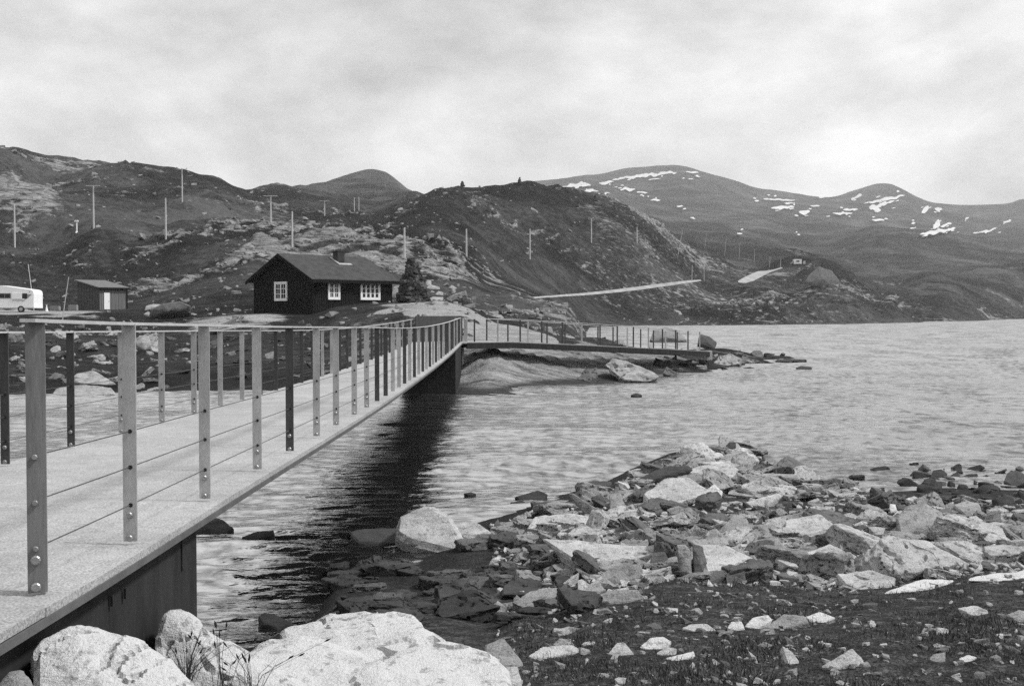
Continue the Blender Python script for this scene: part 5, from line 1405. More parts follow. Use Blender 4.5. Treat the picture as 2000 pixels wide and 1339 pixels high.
# stones in the lake
OR('boulder', [(366,1045),(368,1018),(400,1009),(432,1012),(457,1030),(440,1042)], 16.9, .8, 'dark boulder in the water behind the end of the abutment', 'rock_wet', 'boulder', lean=.6)
OR('rock', [(473,1048),(500,1038),(535,1034),(537,1044),(500,1053)], 16.6, .35, 'small flat dark stone in the water right of the dark boulder', 'rock_wet')
OR('rock', [(504,1205),(515,1196),(535,1198),(572,1216),(545,1228),(512,1218)], 11.9, .5, 'dark stone in the water just above the foreground slabs', 'rock_wet')
OR('rock', [(905,963),(920,960),(930,964),(918,967)], 20.5, .15, 'tiny dark stone alone in the water right of the reflection', 'rock_wet')
OR('rock', [(1232,771),(1243,767),(1254,771),(1244,775)], 45, .5, 'small dark stone in open water below the far span', 'rock_wet')
OR('rock', [(1554,718),(1564,714),(1585,716),(1586,720),(1560,721)], 66, .7, 'flat dark stone in the lake off the tip of the far point', 'rock_wet')
OR('boulder', [(1268,664),(1278,644),(1300,638),(1326,645),(1342,665),(1320,668),(1280,668)], 122, 3.0, 'large dark boulder standing in the lake seen through the far railing', 'rock_hill', 'boulder', lean=.4)
OR('rock', [(1362,672),(1366,652),(1385,656),(1400,668),(1395,680)], 77, 1.2, 'dark rock behind the right end of the far span', 'rock_damp')
OR('boulder', [(1572,552),(1580,535),(1600,520),(1625,528),(1640,550),(1625,560),(1590,558)], 440, 7, 'dark craggy outcrop below the small dark figure on the far knoll', 'rock_dim', 'boulder', lean=.4)
# turf stones
for (out, D, mt, lb) in [
 ([(1604,1300),(1640,1280),(1664,1265),(1682,1283),(1692,1300),(1650,1306)], 7.5, 'rock_pale', 'triangular grey stone sitting in the turf near the bottom edge'),
 ([(1332,1226),(1350,1218),(1380,1217),(1398,1230),(1360,1234)], 9.0, 'rock_pale', 'low domed stone in the turf left of the cluster of four'),
 ([(1420,1226),(1428,1213),(1448,1212),(1454,1226),(1438,1232)], 8.9, 'rock_white', 'small white stone left of the bright oval stone in the turf'),
 ([(1455,1222),(1470,1205),(1500,1200),(1508,1210),(1480,1228)], 8.9, 'rock_white', 'bright oval stone in the turf cluster'),
 ([(1490,1228),(1530,1198),(1572,1202),(1580,1214),(1530,1228)], 9.0, 'rock_mid', 'broad grey stone between two bright stones in the turf'),
 ([(1572,1204),(1600,1194),(1632,1205),(1608,1216),(1585,1213)], 9.1, 'rock_white', 'white flat stone at the right end of the turf cluster'),
 ([(1030,1280),(1060,1262),(1120,1258),(1138,1270),(1090,1275),(1045,1288)], 8.0, 'rock_pale', 'long curved pale stone in the turf right of the foreground slab'),
 ([(1080,1258),(1092,1246),(1110,1247),(1135,1268),(1100,1266)], 8.2, 'rock_mid', 'humped grey stone behind the long curved pale stone'),
 ([(1188,1275),(1205,1255),(1218,1253),(1238,1275),(1215,1280)], 8.0, 'rock_pale', 'pointed stone in the turf right of the long curved stone'),
 ([(1250,1262),(1270,1244),(1295,1243),(1312,1252),(1300,1268),(1265,1268)], 8.1, 'rock_white', 'bright blocky stone right of the pointed turf stone'),
 ([(1282,1275),(1300,1262),(1322,1266),(1318,1278),(1295,1280)], 7.8, 'rock_pale', 'rounded stone just below the bright blocky stone'),
 ([(1300,1284),(1330,1276),(1355,1271),(1358,1280),(1320,1290)], 7.6, 'rock_white', 'thin white flake in the turf below the rounded stone'),
 ([(1965,1200),(1990,1190),(2020,1195),(2020,1220),(1990,1212)], 9.2, 'rock_mid', 'grey stone with a dark underside at the right edge of the turf'),
 ([(1870,1187),(1905,1181),(1925,1190),(1935,1203),(1900,1200)], 9.6, 'rock_pale', 'pale stone in the turf left of the stone with a dark underside'),
 ([(1872,1285),(1890,1278),(1905,1282),(1895,1292),(1878,1293)], 7.4, 'rock_white', 'small white stone in the turf near the bottom right corner'),
 ([(1086,1229),(1110,1222),(1136,1227),(1120,1238),(1090,1240)], 8.9, 'rock_mid', 'flat grey stone on the turf above the humped stone'),
 ([(1000,1175),(1040,1152),(1100,1147),(1150,1160),(1160,1178),(1090,1182),(1020,1185)], 10.6, 'rock_mid', 'long low whaleback rock where the wet slabs meet the turf'),
 ([(1160,1165),(1190,1152),(1245,1150),(1258,1165),(1210,1180),(1170,1176)], 10.8, 'rock_mid', 'speckled grey slab right of the whaleback rock'),
 ([(1140,1158),(1150,1140),(1170,1138),(1182,1152),(1165,1162)], 11.4, 'rock_mid', 'round grey stone perched above the whaleback rock'),
 ([(1075,1120),(1095,1112),(1140,1112),(1152,1125),(1120,1135),(1085,1132)], 12.6, 'rock_mid', 'blocky grey rock below the long pale wedge slab'),
 ([(1160,1130),(1200,1105),(1250,1100),(1262,1128),(1220,1140),(1175,1138)], 12.5, 'rock_mid', 'large humped grey rock right of the blocky grey rock'),
 ([(1268,1100),(1275,1078),(1298,1076),(1306,1092),(1295,1108)], 13.0, 'rock_dim', 'dark rounded cobble under the end of the wedge slab'),
]:
    dep = (max(p[0] for p in out) - min(p[0] for p in out)) / F * D * .6
    OR('stone', out, D, dep, lb, mt, 'stone', 'single stones along the turf and shore', lean=.8, cuts=3, sink=.15)

# procedural filling between the drawn stones ------------------------------------------------
PROTO = {}
def proto(kind, i, mat):
    k = (kind, i)
    if k not in PROTO:
        if kind == 'slab':
            PROTO[k] = cut_rock(1.0, .62, .17 + .012 * (i % 6), 9, i * 7 + 1, .006, 4, .024, .45, 'slab')
        elif kind == 'block':
            PROTO[k] = cut_rock(1.0, .75, .46, 11, i * 7 + 3, .01, 4, .028, .4, 'block')
        else:
            PROTO[k] = hull_rock(cloud(1.0, .85, .6, 24, i * 7 + 5, .6), .08, 2, .03, 1.8, i * 13 + 5, 0.1, 'cobble')
        PROTO[k].materials.append(MATS[mat])
    return PROTO[k]
rr = random.Random(11)
TONE = {'rock_white': 'white', 'rock_pale': 'pale', 'rock_mid': 'grey', 'rock_dim': 'dark grey', 'rock_damp': 'dark', 'rock_wet': 'black'}
SHAPE = {'slab': 'flat', 'block': 'blocky', 'cobble': 'rounded'}
LOOSE = []
def scatter(n, px0, px1, y0, y1, wpx, kinds, mats, name, noun, cat, group, tilt=.3, sink=.35, dmin=3, dmax=60, keep=None, z0=None, tail=''):
    made = 0; tries = 0
    cand = []
    while len(cand) < n and tries < n * 12:
        tries += 1
        # best-candidate sampling spreads the stones like a settled scree
        best, bd = None, -1
        for _ in range(4):
            px, py = rr.uniform(px0, px1), rr.uniform(y0, y1)
            if keep and not keep(px, py):
                continue
            d = min([abs(px - q[0]) + 2.2 * abs(py - q[1]) for q in cand] or [1e3])
            if d > bd:
                best, bd = (px, py), d
        if best:
            cand.append(best)
    for (px, py) in cand:
        p = ghit(px, py, dmin, dmax)
        if z0 is not None and p[2] < z0:
            D_ = (z0 - EYE) / ray(px, py)[1]; q = at(px, py, D_); p = np.array([q.x, q.y, q.z])
        w = rr.uniform(*wpx) / F * p[1] * (1.0 if rr.random() < .75 else 1.35)
        kd = rr.choice(kinds); mt = rr.choice(mats)
        me_ = proto(kd, rr.randrange(14), mt)
        hgt = {'slab': .2, 'block': .45, 'cobble': .6}[kd]
        o = put_rock(me_, mt, (p[0], p[1], p[2] + w * hgt * (.5 - sink)), (rr.gauss(0, tilt), rr.gauss(0, tilt), rr.uniform(0, 6.28)), name, 'x', cat, group,
                     (w, w * rr.uniform(.7, 1.1), w * rr.uniform(.55, 1.05)))
        LOOSE.append((o, px, py, TONE[mt], SHAPE[kd], noun, tail))
def name_loose():
    """describe every loose stone by its look and the named stone it lies next to"""
    bins = {}
    for (o, px, py, tone, shp, noun, tail) in LOOSE:
        lx, ly, nm = min(LAND, key=lambda q: math.hypot(q[0] - px, 1.6 * (q[1] - py)))
        dx_, dy_ = px - lx, (py - ly) * 1.6
        rel = ('right of' if dx_ > 0 else 'left of') if abs(dx_) > abs(dy_) else ('below' if dy_ > 0 else 'above')
        bins.setdefault((tone, shp, noun, rel, nm, tail), []).append((math.hypot(dx_, dy_), o))
    words = ['nearest', 'second nearest', 'third nearest', 'fourth nearest', 'fifth nearest', 'sixth nearest', 'seventh nearest', 'eighth nearest', 'ninth nearest', 'tenth nearest', 'eleventh nearest', 'twelfth nearest', 'thirteenth nearest', 'fourteenth nearest', 'fifteenth nearest']
    for (tone, shp, noun, rel, nm, tail), lst in bins.items():
        lst.sort(key=lambda q: q[0])
        for i, (d_, o) in enumerate(lst):
            pre = (words[i] + ' ') if len(lst) > 1 else ''
            o['label'] = (pre + '%s %s %s %s the %s%s' % (tone, shp, noun, rel, nm, tail)).strip()
def shore_line(px):
    return float(np.interp(px, [850, 950, 1050, 1150, 1240, 1320, 1400, 1450, 1500, 1570, 1620, 1700, 1800, 1900, 2000], [1075, 1040, 1000, 985, 930, 892, 874, 874, 890, 922, 940, 965, 985, 985, 985]))
def turf_line(px):
    return float(np.interp(px, [900, 1000, 1100, 1200, 1300, 1400, 1500, 1600, 1700, 1800, 1900, 2000], [1215, 1205, 1190, 1170, 1130, 1140, 1140, 1150, 1160, 1140, 1120, 1110]))
OR('boulder', [(1960,940),(1968,922),(1985,918),(2000,925),(2004,945),(1985,952)], 21.5, .7, 'biggest dark boulder in the shallows at the right edge', 'rock_damp', 'boulder')
OR('boulder', [(1818,930),(1822,918),(1838,915),(1850,924),(1848,934),(1830,937)], 22.2, .4, 'round dark boulder at the left end of the shallows', 'rock_wet', 'boulder')
OR('boulder', [(100,770),(112,758),(140,752),(180,750),(222,758),(225,770),(160,774)], 44.2, 1.6, 'long pale ledge at the waterline of the left bank', 'rock_mid', 'boulder', lean=.7)
OR('boulder', [(130,745),(150,728),(185,724),(225,748),(205,752)], 46, 1.6, 'tilted pale ledge above the waterline of the left bank', 'rock_mid', 'boulder', lean=.9)
OR('boulder', [(262,670),(272,655),(290,655),(296,672),(282,684)], 62, 1.0, 'round pale boulder on the left bank between two posts', 'rock_mid', 'boulder')
OR('boulder', [(290,622),(294,604),(318,592),(352,588),(374,598),(370,612),(330,620)], 88, 3, 'dark overhanging rock outcrop between the shed and the cabin', 'rock_dim', 'boulder', lean=-.1)
OR('slab', [(282,606),(285,597),(300,593),(322,595),(318,601)], 86, 1.2, 'pale cap stone on the left of the dark outcrop', 'rock_mid')
belt = lambda x, y: shore_line(x) < y < turf_line(x)
scatter(36, 1000, 1370, 965, 1135, (62, 112), ['slab', 'slab', 'block'], ['rock_mid', 'rock_mid', 'rock_pale', 'rock_dim'], 'shore_rock', 'large rock', 'rock', 'jumbled rocks along the near shore', .2, sink=.3, keep=belt)
scatter(70, 1000, 1370, 965, 1140, (24, 64), ['slab', 'slab', 'slab', 'block'], ['rock_mid', 'rock_mid', 'rock_pale', 'rock_dim'], 'shore_rock', 'rock', 'rock', 'jumbled rocks along the near shore', .32, sink=.15, keep=belt)
belt2 = lambda x, y: float(np.interp(x, [1360, 1400, 1640, 1700, 1800, 2000], [960, 1012, 1012, 985, 982, 985])) < y < turf_line(x) - 3
scatter(58, 1360, 2010, 975, 1135, (62, 112), ['slab', 'slab', 'block'], ['rock_mid', 'rock_mid', 'rock_pale', 'rock_pale', 'rock_dim'], 'shore_rock', 'large rock', 'rock', 'rubble belt on the right', .2, sink=.3, keep=belt2)
scatter(130, 1360, 2010, 975, 1145, (24, 64), ['slab', 'slab', 'slab', 'block'], ['rock_mid', 'rock_mid', 'rock_pale', 'rock_pale', 'rock_dim'], 'shore_rock', 'rock', 'rock', 'rubble belt on the right', .34, sink=.15, keep=belt2)
scatter(80, 1235, 1680, 872, 975, (30, 88), ['slab'], ['rock_pale', 'rock_mid', 'rock_mid', 'rock_dim'], 'slab', 'slab', 'rock', 'flat slabs of the spit', .22, sink=.28, keep=lambda x, y: y > shore_line(x) - 2, z0=.02)
scatter(52, 660, 1150, 1062, 1215, (55, 130), ['slab'], ['rock_damp', 'rock_damp', 'rock_damp', 'rock_dim', 'rock_wet'], 'wet_slab', 'wet slab', 'rock', 'dark wet slabs by the pool', .09, sink=.30, keep=lambda x, y: (y > 1110 or x > 930) and y < turf_line(max(900, x)) + 10 and not (abs(x - np.interp(y, [1050, 1100, 1200], [990, 930, 855])) < 28), z0=.03)
scatter(80, 1770, 2010, 918, 990, (10, 42), ['cobble', 'cobble', 'slab'], ['rock_wet', 'rock_wet', 'rock_damp', 'rock_dim'], 'wet_stone', 'stone', 'stone', 'dark stones in the shallows', .25, sink=.40, z0=.0)
scatter(9, 1640, 1800, 905, 965, (20, 48), ['cobble', 'slab'], ['rock_wet'], 'wet_stone', 'stone in open water', 'stone', 'dark stones in the water', .1, sink=.42, z0=.0)
scatter(85, 990, 2010, 1150, 1338, (8, 34), ['slab', 'cobble', 'slab'], ['rock_pale', 'rock_white', 'rock_pale', 'rock_mid'], 'stone', 'stone sunk in turf', 'stone', 'small stones in the turf', .15, sink=.40, keep=lambda x, y: y > turf_line(x) + 12)
scatter(26, 1380, 1660, 955, 1015, (12, 40), ['slab'], ['rock_mid', 'rock_pale'], 'stone', 'flake on grass', 'stone', 'flakes on the grass strip', .08, sink=.40)
# left bank behind the railing
scatter(52, -20, 330, 640, 765, (14, 46), ['slab', 'block', 'slab'], ['rock_mid', 'rock_mid', 'rock_dim'], 'bank_rock', 'bank rock', 'rock', 'rocks on the left bank', .3, sink=.38, dmin=40, dmax=110)
scatter(26, 330, 640, 640, 745, (12, 40), ['slab', 'block', 'slab'], ['rock_mid', 'rock_dim', 'rock_damp'], 'bank_rock', 'bank rock', 'rock', 'rocks on the bank below the cabin', .3, sink=.38, dmin=40, dmax=80)
# rocks under the far span
for (out, D, mt, lb) in [
 ([(1180,712),(1195,700),(1225,706),(1287,735),(1270,744),(1220,742)], 57.5, 'rock_mid', 'bright tilted slab at the water under the far span'),
 ([(1128,740),(1140,722),(1165,718),(1168,735),(1150,745)], 56, 'rock_dim', 'broken grey block left of the bright tilted slab'),
 ([(1295,728),(1302,716),(1322,728),(1312,735)], 61, 'rock_dim', 'small grey wedge rock in the shade right of the bright slab'),
 ([(1395,708),(1405,695),(1425,690),(1450,702),(1445,710),(1410,715)], 69, 'rock_mid', 'pale ledge at the water beyond the end block'),
 ([(1440,706),(1450,694),(1470,700),(1485,706),(1460,710)], 73, 'rock_dim', 'grey ledge near the tip of the far point'),
 ([(1515,704),(1530,700),(1562,701),(1575,703),(1540,706)], 80, 'rock_wet', 'dark flat rock at the very tip of the far point'),
]:
    dep = (max(p[0] for p in out) - min(p[0] for p in out)) / F * D * .7
    OR('ledge', out, D, dep, lb, mt, 'rock', 'rock ribs under the far span', lean=1.1, bulge=.0, cuts=4, sink=.4, bev=.008, rough=.018, lay=.6)
scatter(34, 1290, 1530, 690, 725, (9, 26), ['slab', 'block'], ['rock_dim', 'rock_damp', 'rock_mid'], 'ledge', 'point rock', 'rock', 'small rocks on the far point', .3, sink=.3, dmin=50, dmax=90)
name_loose()

# ------------------------------------------------------------------ the big cairn and small cairns
def cairn(px, ybase, ytop, wpx, D, label, rows, big=False, seed=3, mats=('rock_dim', 'rock_damp', 'rock_mid')):
    rn = random.Random(seed)
    q = at(px, ybase, D)
    zg = hz(q.x, D)
    zb_ = min(q.z, zg) if not big else q.z
    root = empty('cairn', (q.x, D, zb_))
    tag(root, label, 'cairn', None if big else 'small cairns on the hilltop')
    H = (ybase - ytop) / F * D; Wd = wpx / F * D
    for r_ in range(rows):
        t = r_ / rows
        rad = Wd / 2 * (1 - t) ** .8 * .92 + Wd * .10
        hh = H / rows
        n = max(2, int(2 * math.pi * rad / (hh * 2.2))) if big else max(2, 5 - int(t * 4))
        for k in range(n):
            th = 2 * math.pi * (k + rn.random() * .5) / n + r_
            w_ = hh * rn.uniform(2.2, 4.0) if big else rad * 1.3
            rd = max(0, rad - w_ * .42)
            mt = rn.choice(mats)
            me_ = proto('slab' if big else 'block', rn.randrange(9), mt)
            o = put_rock(me_, mt, (math.cos(th) * rd, math.sin(th) * rd, hh * (r_ + .5) + rn.uniform(-.15, .15) * hh), (rn.gauss(0, .1), rn.gauss(0, .1), rn.uniform(0, 6.28)), 'stone', None, None, None,
                         (w_, w_, hh * rn.uniform(4.0, 6.5) if big else hh * 2.6))
            o.parent = root
    if big:
        core = MB().tube([(0, 0, -.2), (0, 0, H * .5), (0, 0, H * .8)], [Wd * .40, Wd * .28, Wd * .10], 10).build('core', 'rock_damp', root)
    return root
cairn(806, 590, 505, 60, 79, 'big stacked stone cairn beside the cabin', 14, True, 3, ('rock_damp', 'rock_wet', 'rock_wet', 'rock_dim'))
OR('boulder', [(804,586),(808,574),(818,571),(826,576),(827,587),(815,590)], 77.5, .7, 'white round boulder at the foot of the big cairn', 'rock_pale', 'boulder', cuts=3, bev=.08, lay=0)
for (out, D, lb) in [
 ([(832,562),(840,555),(858,560),(860,566),(842,566)], 83, 'pale boulder right of the big cairn, highest of its neighbours'),
 ([(830,558),(834,546),(842,548),(843,558)], 84, 'pale stone leaning on the right side of the big cairn'),
 ([(850,574),(856,568),(866,571),(866,577),(856,578)], 82, 'grey boulder at the right end of the stones by the cairn'),
 ([(836,584),(845,579),(866,580),(864,587),(845,588)], 80, 'flat grey stone on the ground right of the white round boulder'),
 ([(876,562),(882,556),(892,562),(890,566)], 88, 'small grey stone on grass well right of the cairn'),
 ([(765,578),(768,560),(778,556),(784,572),(780,586)], 84, 'pale rock seen between cabin and cairn')]:
    OR('boulder', out, D, .9, lb, 'rock_mid', 'boulder', 'boulders around the big cairn', cuts=2)
for (px, yt, yb, w_, lb) in [(903, 350, 359, 8, 'tiny cairn on the left hump of the cairn hill'), (1015, 347, 358, 9, 'tallest of the tiny cairns on the hilltop skyline'), (1040, 354, 362, 7, 'tiny cairn just right of the tallest hilltop cairn'), (1162, 381, 391, 8, 'tiny cairn low on the right shoulder of the cairn hill')]:
    p = ghit(px, yb + 1, 150, 520)
    cairn(px, yb + 1, yt, w_, p[1], lb, 4, False, px, ('rock_damp', 'rock_wet'))
p = ghit(1607, 518, 300, 560)
cairn(1607, 518, 508, 5, p[1], 'small dark upright cairn on the far knoll right of the white camper van', 4, False, 5, ('rock_wet',))

# ------------------------------------------------------------------ camper van and sign on the far knoll
def camper():
    p = ghit(1552, 518, 300, 560); D = p[1]
    root = empty('camper_van', (p[0], D, p[2])); tag(root, 'tiny white camper van parked on the far knoll by the upper road', 'camper van')
    s = D / F
    b = MB().box((5 * s, 0, 1.55), (15 * s, 2.2, 2.0)).build('body', 'caravan_white', root)
    MB().box((5 * s, -1.12, 1.7), (6 * s, .06, .6)).build('window', 'window_glass', b)
    c = MB()
    c.hexa([(-8 * s, -1, .5), (-2.55 * s, -1, .5), (-2.55 * s, 1, .5), (-8 * s, 1, .5), (-7.6 * s, -1, 1.1), (-2.55 * s, -1, 1.7), (-2.55 * s, 1, 1.7), (-7.6 * s, 1, 1.1)])
    c.build('cab', 'caravan_grey', root)
    for x_ in (-5 * s, 8 * s):
        MB().tube([(x_, -1.15, .35), (x_, -.9, .35)], .36, 12).build('wheel', 'rubber', root)
camper()
p = ghit(1571, 518, 300, 560); D = p[1]; s = D / F
root = empty('sign_board', tuple(p)); tag(root, 'tiny pale sign board right of the white camper van', 'sign')
MB().box((0, 0, 5.5 * s), (4.5 * s, .1, 6 * s)).build('board', 'concrete_pale', root)
for a_ in (-1.5, 1.5):
    MB().tube([(a_ * s, .1, -.2), (a_ * s, .1, 6 * s)], .08, 6).build('leg', 'wood_dark', root)
p = ghit(1446, 524, 300, 560); D = p[1]; s = D / F
root = empty('notice_frame', tuple(p)); tag(root, 'small pale upright notice frame at the lower end of the upper road', 'sign')
MB().box((0, 0, 7 * s), (9 * s, .1, 2 * s)).build('board', 'block_concrete', root)
for a_ in (-3.5, 0, 3.5):
    MB().tube([(a_ * s, .06, -.2), (a_ * s, .06, 8 * s)], .12, 6).build('leg', 'block_concrete', root)

# ------------------------------------------------------------------ snow patches on the far mountains
SNOW = [(1265,345,116,7,-6.5),(1124,367,60,10,-3),(1184,360,30,6,-8),(1166,384,38,7,2),(1226,373,30,6,-4),(1280,394,20,4,0),(1256,379,18,3,0),(1151,377,24,4,-6),(1352,339,26,3,4),(1328,407,13,3,0),
 (1526,393,56,3.5,2),(1529,408,46,6,-3),(1571,417,22,9,0),(1592,405,20,3,0),(1673,387,22,8,-14),(1735,391,66,7,-12),(1722,402,52,8,-14),(1709,411,24,12,10),(1661,413,30,5,-4),(1646,420,40,4,0),(1715,433,26,4,3),(1754,375,6,4,0),
 (1806,416,14,15,-20),(1833,411,16,8,10),(1826,459,60,8,-8),(1829,446,14,16,-10),(1848,442,24,6,-14),(1856,452,22,6,-18),(1928,455,38,5,-14),(1967,436,16,4,-8),(1445,462,11,4,0),(1352,429,8,3,0),(1478,395,9,3,0),(1496,392,11,3,0),(1889,429,8,4,-10),(1560,464,6,2.5,0),(1784,440,8,5,-10),(1604,388,10,3,0)]
rs = random.Random(77)
for (cx, cy, w_, h_, tl) in list(SNOW):
    for _ in range(1 + int(w_ / 14)):
        SNOW.append((cx + rs.uniform(-.75, .75) * w_, cy + rs.uniform(2.0, 9.0) * rs.choice((-1, 1, 1)), rs.uniform(3, 5 + w_ * .18), rs.uniform(1.6, 3.2), tl))
for k, (cx, cy, w_, h_, tl) in enumerate(SNOW):
    if k > 37 and cy < np.interp(cx, [1060, 1100, 1200, 1300, 1350, 1400, 1500, 1610, 1720, 1760, 1830, 1950, 2000], [356, 354, 344, 331, 332, 349, 379, 392, 364, 378, 406, 408, 400]) + 4:
        continue
    c_, s_ = math.cos(math.radians(tl)), math.sin(math.radians(tl))
    nx, ny = max(12, int(w_ / 1.5)), 5
    vs, fs = [], []
    for i in range(nx + 1):
        u = i / nx * 2 - 1
        env = max(0.0, 1 - abs(u) ** 2.2) ** .6
        up = env * (0.9 + .8 * mnoise.noise(Vector((u * w_ / 16, k * 3.3, 1)))) * h_ / 2
        dn_ = -env * (0.9 + .8 * mnoise.noise(Vector((u * w_ / 16, k * 3.3, 9)))) * h_ / 2
        sh = mnoise.noise(Vector((u * w_ / 24, k * 7.7, 4))) * h_ * .5
        for j in range(ny + 1):
            yy = up + (dn_ - up) * j / ny - sh
            px_, py_ = cx + u * w_ / 2 * c_ - yy * s_, cy + u * w_ / 2 * s_ + yy * c_ * -1
            p = ghit(px_, py_, 1000, 4200)
            vs.append((p[0] * .9985, p[1] * .9985, p[2] + 3.0))
    for i in range(nx):
        for j in range(ny):
            a0 = i * (ny + 1) + j
            q4 = (a0, a0 + 1, a0 + ny + 2, a0 + ny + 1)
            ds = [vs[t_][1] for t_ in q4]
            if max(ds) - min(ds) < 700:
                fs.append(q4)
    if fs:
        o = MB().add(vs, fs).build('snow_patch', 'snow', ground)

# ------------------------------------------------------------------ loose stones over the hillsides (uncountable)
def rubble(n, seed):
    rn = np.random.default_rng(seed)
    P_m = []
    for i in range(6):
        bm = bmesh.new()
        for p in cloud(1, .8, .55, 11, 100 + i, .7):
            bm.verts.new(p)
        r_ = bmesh.ops.convex_hull(bm, input=bm.verts[:])
        bmesh.ops.delete(bm, geom=[v for v in bm.verts if not v.link_faces], context='VERTS')
        bm.verts.index_update()
        P_m.append((np.array([v.co[:] for v in bm.verts]), [[v.index for v in f.verts] for f in bm.faces]))
        bm.free()
    m = MB()
    V, Fc = [], []; off_ = 0
    px = rn.uniform(-60, 1750, n * 6); D = np.exp(rn.uniform(math.log(58), math.log(420), n * 6))
    X = (px - 1000) / F * D
    oc = outcrop(X, D); zz = height(X, D)
    keep = (rn.random(n * 6) < 0.06 + oc) & (zz > .35)
    for (cx, cy, rad) in calm:
        keep &= np.hypot(X - cx, D - cy) > rad * .9
    keep &= ~((X > -4.6) & (X < 14) & (D < 70))
    idx = np.nonzero(keep)[0][:n]
    for i in idx:
        vs_, fs_ = P_m[i % 6]
        s = min(math.exp(rn.normal(-0.75, .55)), 1.7) * (0.55 + D[i] / 300)
        a = rn.uniform(0, 6.28); c, s_ = math.cos(a), math.sin(a)
        v_ = vs_ * np.array([s, s * rn.uniform(.6, 1), s * rn.uniform(.4, 1)])
        tl = rn.normal(0, .25)
        v_ = np.stack([v_[:, 0] * c - v_[:, 1] * s_, v_[:, 0] * s_ + v_[:, 1] * c, v_[:, 2] + v_[:, 0] * tl], 1) + np.array([X[i], D[i], zz[i] + s * .05])
        V.append(v_); Fc += [[q + off_ for q in f] for f in fs_]; off_ += len(v_)
    me_ = bpy.data.meshes.new('hillside_rubble')
    me_.from_pydata(np.concatenate(V).tolist(), [], Fc)
    o = link('hillside_rubble', me_, 'rock_hill')
    tag(o, 'grey loose stones scattered over the heath hillsides', 'rubble', None, 'stuff')
rubble(6500, 5)
def pebbles(n, seed):
    """small broken stone filling the gaps of the shore rubble: too many and too small to count"""
    rn = np.random.default_rng(seed)
    PM = []
    for i in range(8):
        bm = bmesh.new()
        for p in cloud(1, .75, .45, 10, 300 + i, .75):
            bm.verts.new(p)
        bmesh.ops.convex_hull(bm, input=bm.verts[:])
        bmesh.ops.delete(bm, geom=[v for v in bm.verts if not v.link_faces], context='VERTS')
        bm.verts.index_update()
        PM.append((np.array([v.co[:] for v in bm.verts]), [[v.index for v in f.verts] for f in bm.faces])); bm.free()
    px = rn.uniform(960, 2380, n * 5); D = np.exp(rn.uniform(math.log(5.5), math.log(27), n * 5))
    X = (px - 1000) / F * D; zz = height(X, D)
    py = HOR - (zz - EYE) / D * F
    sl = np.array([shore_line(a) for a in px]); tl = np.array([turf_line(a) for a in px])
    dens = np.where((py > sl - 5) & (py < tl + 8), 1.0, np.where(py >= tl + 8, .12, 0.0))
    cl = pnoise(X * .7 + 3, D * .7)
    keep = (rn.random(n * 5) < dens * np.clip(.6 + cl, 0.05, 1)) & (zz > .02)
    idx = np.nonzero(keep)[0][:n]
    for tone in range(3):
        V, Fc, off_ = [], [], 0
        for i in idx[tone::3]:
            vs_, fs_ = PM[i % 8]
            s_ = min(math.exp(rn.normal(-2.35, .6)), .32) * (1.0 if py[i] < tl[i] else .55)
            a = rn.uniform(0, 6.28); c_, d_ = math.cos(a), math.sin(a)
            v_ = vs_ * np.array([s_, s_ * rn.uniform(.6, 1), s_ * rn.uniform(.5, 1.1)]); t_ = rn.normal(0, .3)
            v_ = np.stack([v_[:, 0] * c_ - v_[:, 1] * d_, v_[:, 0] * d_ + v_[:, 1] * c_, v_[:, 2] + v_[:, 0] * t_], 1) + np.array([X[i], D[i], zz[i] + s_ * .06])
            V.append(v_); Fc += [[q + off_ for q in f] for f in fs_]; off_ += len(v_)
        me_ = bpy.data.meshes.new('shore_pebbles'); me_.from_pydata(np.concatenate(V).tolist(), [], Fc)
        o = link('shore_pebbles', me_, ('rock_mid', 'rock_dim', 'rock_pale')[tone])
        tag(o, ('grey', 'dark grey', 'pale')[tone] + ' broken pebbles filling the gaps of the shore rubble', 'pebbles', None, 'stuff')
pebbles(8500, 8)

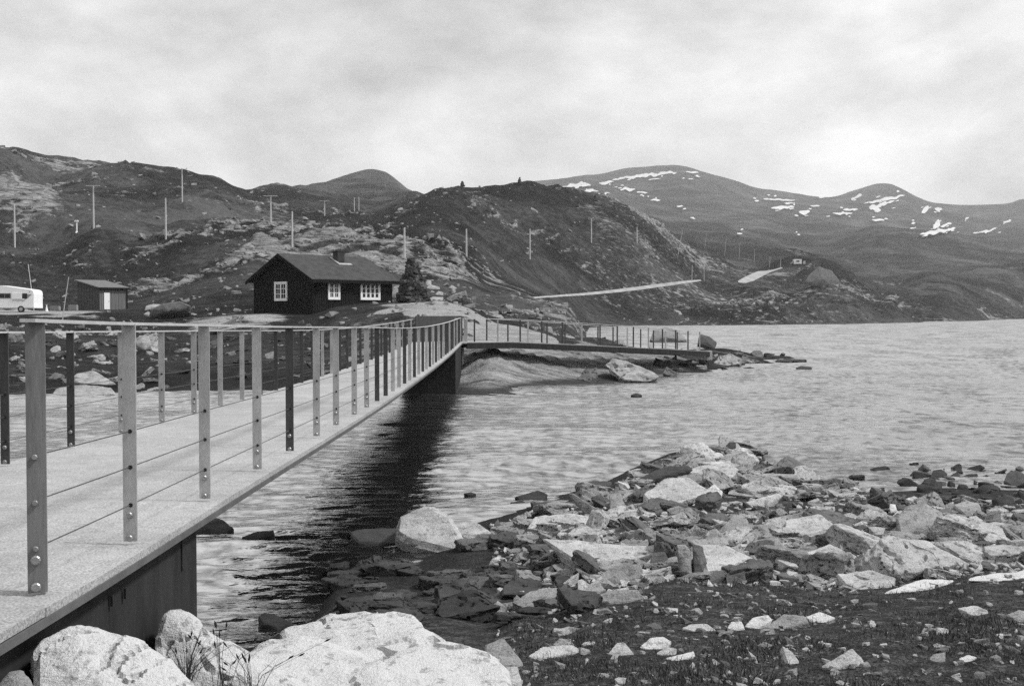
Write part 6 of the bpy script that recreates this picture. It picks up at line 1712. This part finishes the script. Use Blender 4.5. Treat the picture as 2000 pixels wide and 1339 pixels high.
# ------------------------------------------------------------------ turf, flowers, grasses
def blades(name, n, pxr, yr, hgt, wid, mat, label, cat, seed, keep=None, bend=.5, dmax=30):
    rn = np.random.default_rng(seed)
    px = rn.uniform(*pxr, n * 2); D0 = np.exp(rn.uniform(math.log(yr[0]), math.log(yr[1]), n * 2))
    X = (px - 1000) / F * D0; Zg = height(X, D0)
    py = HOR - (Zg - EYE) / D0 * F
    ok = Zg > 0.12
    tl = np.interp(px, [900, 1000, 1100, 1200, 1300, 1400, 1500, 1600, 1700, 1800, 1900, 2000], [1215, 1205, 1190, 1170, 1130, 1140, 1140, 1150, 1160, 1140, 1120, 1110])
    clump = pnoise(X * 1.1, D0 * 1.1) + .5 * pnoise(X * 3.1 + 5, D0 * 3.1)
    if keep == 'turf':
        ok &= (py > tl - 25) & (px > 985) & (clump > -.7)
    idx = np.nonzero(ok)[0][:n]
    X, D0, Zg = X[idx], D0[idx], Zg[idx]; cl = np.clip(clump[idx] + .6, .25, 1.4)
    k = len(idx)
    a = rn.uniform(0, 2 * np.pi, k); h = hgt * rn.uniform(.4, 1.3, k) * cl; w_ = wid * rn.uniform(.6, 1.4, k)
    ln = rn.normal(0, bend, (k, 2)) * h[:, None]
    base = np.stack([X, D0, Zg - .01], 1)
    v0 = base + np.stack([np.cos(a) * w_, np.sin(a) * w_, np.zeros(k)], 1)
    v1 = base - np.stack([np.cos(a) * w_, np.sin(a) * w_, np.zeros(k)], 1)
    v2 = base + np.stack([ln[:, 0], ln[:, 1], h], 1)
    V = np.stack([v0, v1, v2], 1).reshape(-1, 3)
    me_ = bpy.data.meshes.new(name)
    me_.vertices.add(3 * k); me_.vertices.foreach_set('co', V.ravel())
    me_.loops.add(3 * k); me_.polygons.add(k)
    me_.loops.foreach_set('vertex_index', np.arange(3 * k, dtype=np.int32))
    me_.polygons.foreach_set('loop_start', np.arange(0, 3 * k, 3, dtype=np.int32))
    me_.update(calc_edges=True)
    o = link(name, me_, mat)
    tag(o, label, cat, None, 'stuff')
blades('turf', 120000, (980, 2350), (5.2, 17), .026, .006, 'heath_leaf', 'short dark heath and grass covering the near shore', 'turf', 21, 'turf')
blades('turf_grass', 14000, (980, 2350), (5.2, 20), .075, .004, 'blade_dark', 'longer dark grass tufts among the shore turf', 'grass', 22, 'turf', .35)
blades('wildflowers', 1800, (990, 2040), (5.2, 11), .016, .0045, 'petal', 'tiny white flowers dotted over the near turf', 'flowers', 23, 'turf', 1.2)
# dark tuft in front of the foreground boulders
def tuft(px, py, D, n, h, label, seed, spread=.5, heads=8):
    rn = random.Random(seed)
    p = at(px, py, D)
    root = empty('grass_tuft', p); tag(root, label, 'grass')
    m = MB(); hd = MB()
    for i in range(n):
        t = rn.uniform(0, 6.28); L = h * rn.uniform(.45, 1.0); ln = rn.gauss(.12, spread) * L
        q = [Vector((math.cos(t) * .02, math.sin(t) * .02, -.05)), Vector((ln * .3, math.sin(t) * .03, L * .5)), Vector((ln, math.sin(t) * .06, L))]
        m.tube(q, [.0013, .0011, .0004], 4)
        if i < heads:
            e = q[2]
            dd = (q[2] - q[1]).normalized()
            hd.tube([e - dd * .005, e + dd * .008, e + dd * .022], [.001, .0042, .001], 5)
    tag(m.build('blades', 'blade_dark', root), kind='stuff')
    tag(hd.build('seed_heads', 'seed_head', root), kind='stuff')
tuft(362, 1345, 4.3, 46, .24, 'dark grass tuft with thin stems in front of the pale boulders', 4, .45, 5)
tuft(490, 1350, 4.3, 16, .19, 'thin dark sprigs at the bottom edge in front of the pale slab', 9, .8, 12)
tuft(430, 1345, 4.35, 10, .25, 'sparse dark seed stalks between the tuft and the sprigs', 12, .5, 10)

# ------------------------------------------------------------------ air between here and the mountains
def haze():
    m = bpy.data.materials.new('haze'); m.use_nodes = True
    n = m.node_tree; n.nodes.clear()
    out = n.nodes.new('ShaderNodeOutputMaterial')
    v = n.nodes.new('ShaderNodeVolumePrincipled')
    v.inputs['Color'].default_value = (0.95, 0.95, 0.95, 1)
    v.inputs['Density'].default_value = 0.00018
    v.inputs['Anisotropy'].default_value = 0.2
    n.links.new(v.outputs[0], out.inputs['Volume'])
    MATS['haze'] = m
    zt = float(GZ.max()) + 12
    o = MB().box((0, 0, (zt - 4) / 2), (14200, 14200, zt + 4)).build('haze', 'haze')
    tag(o, 'thin pale mountain air over the valley', 'haze', None, 'stuff')
USE_HAZE = True
if USE_HAZE:
    haze()
print('TERRAIN', nv, 'maxz', float(GZ.max()))
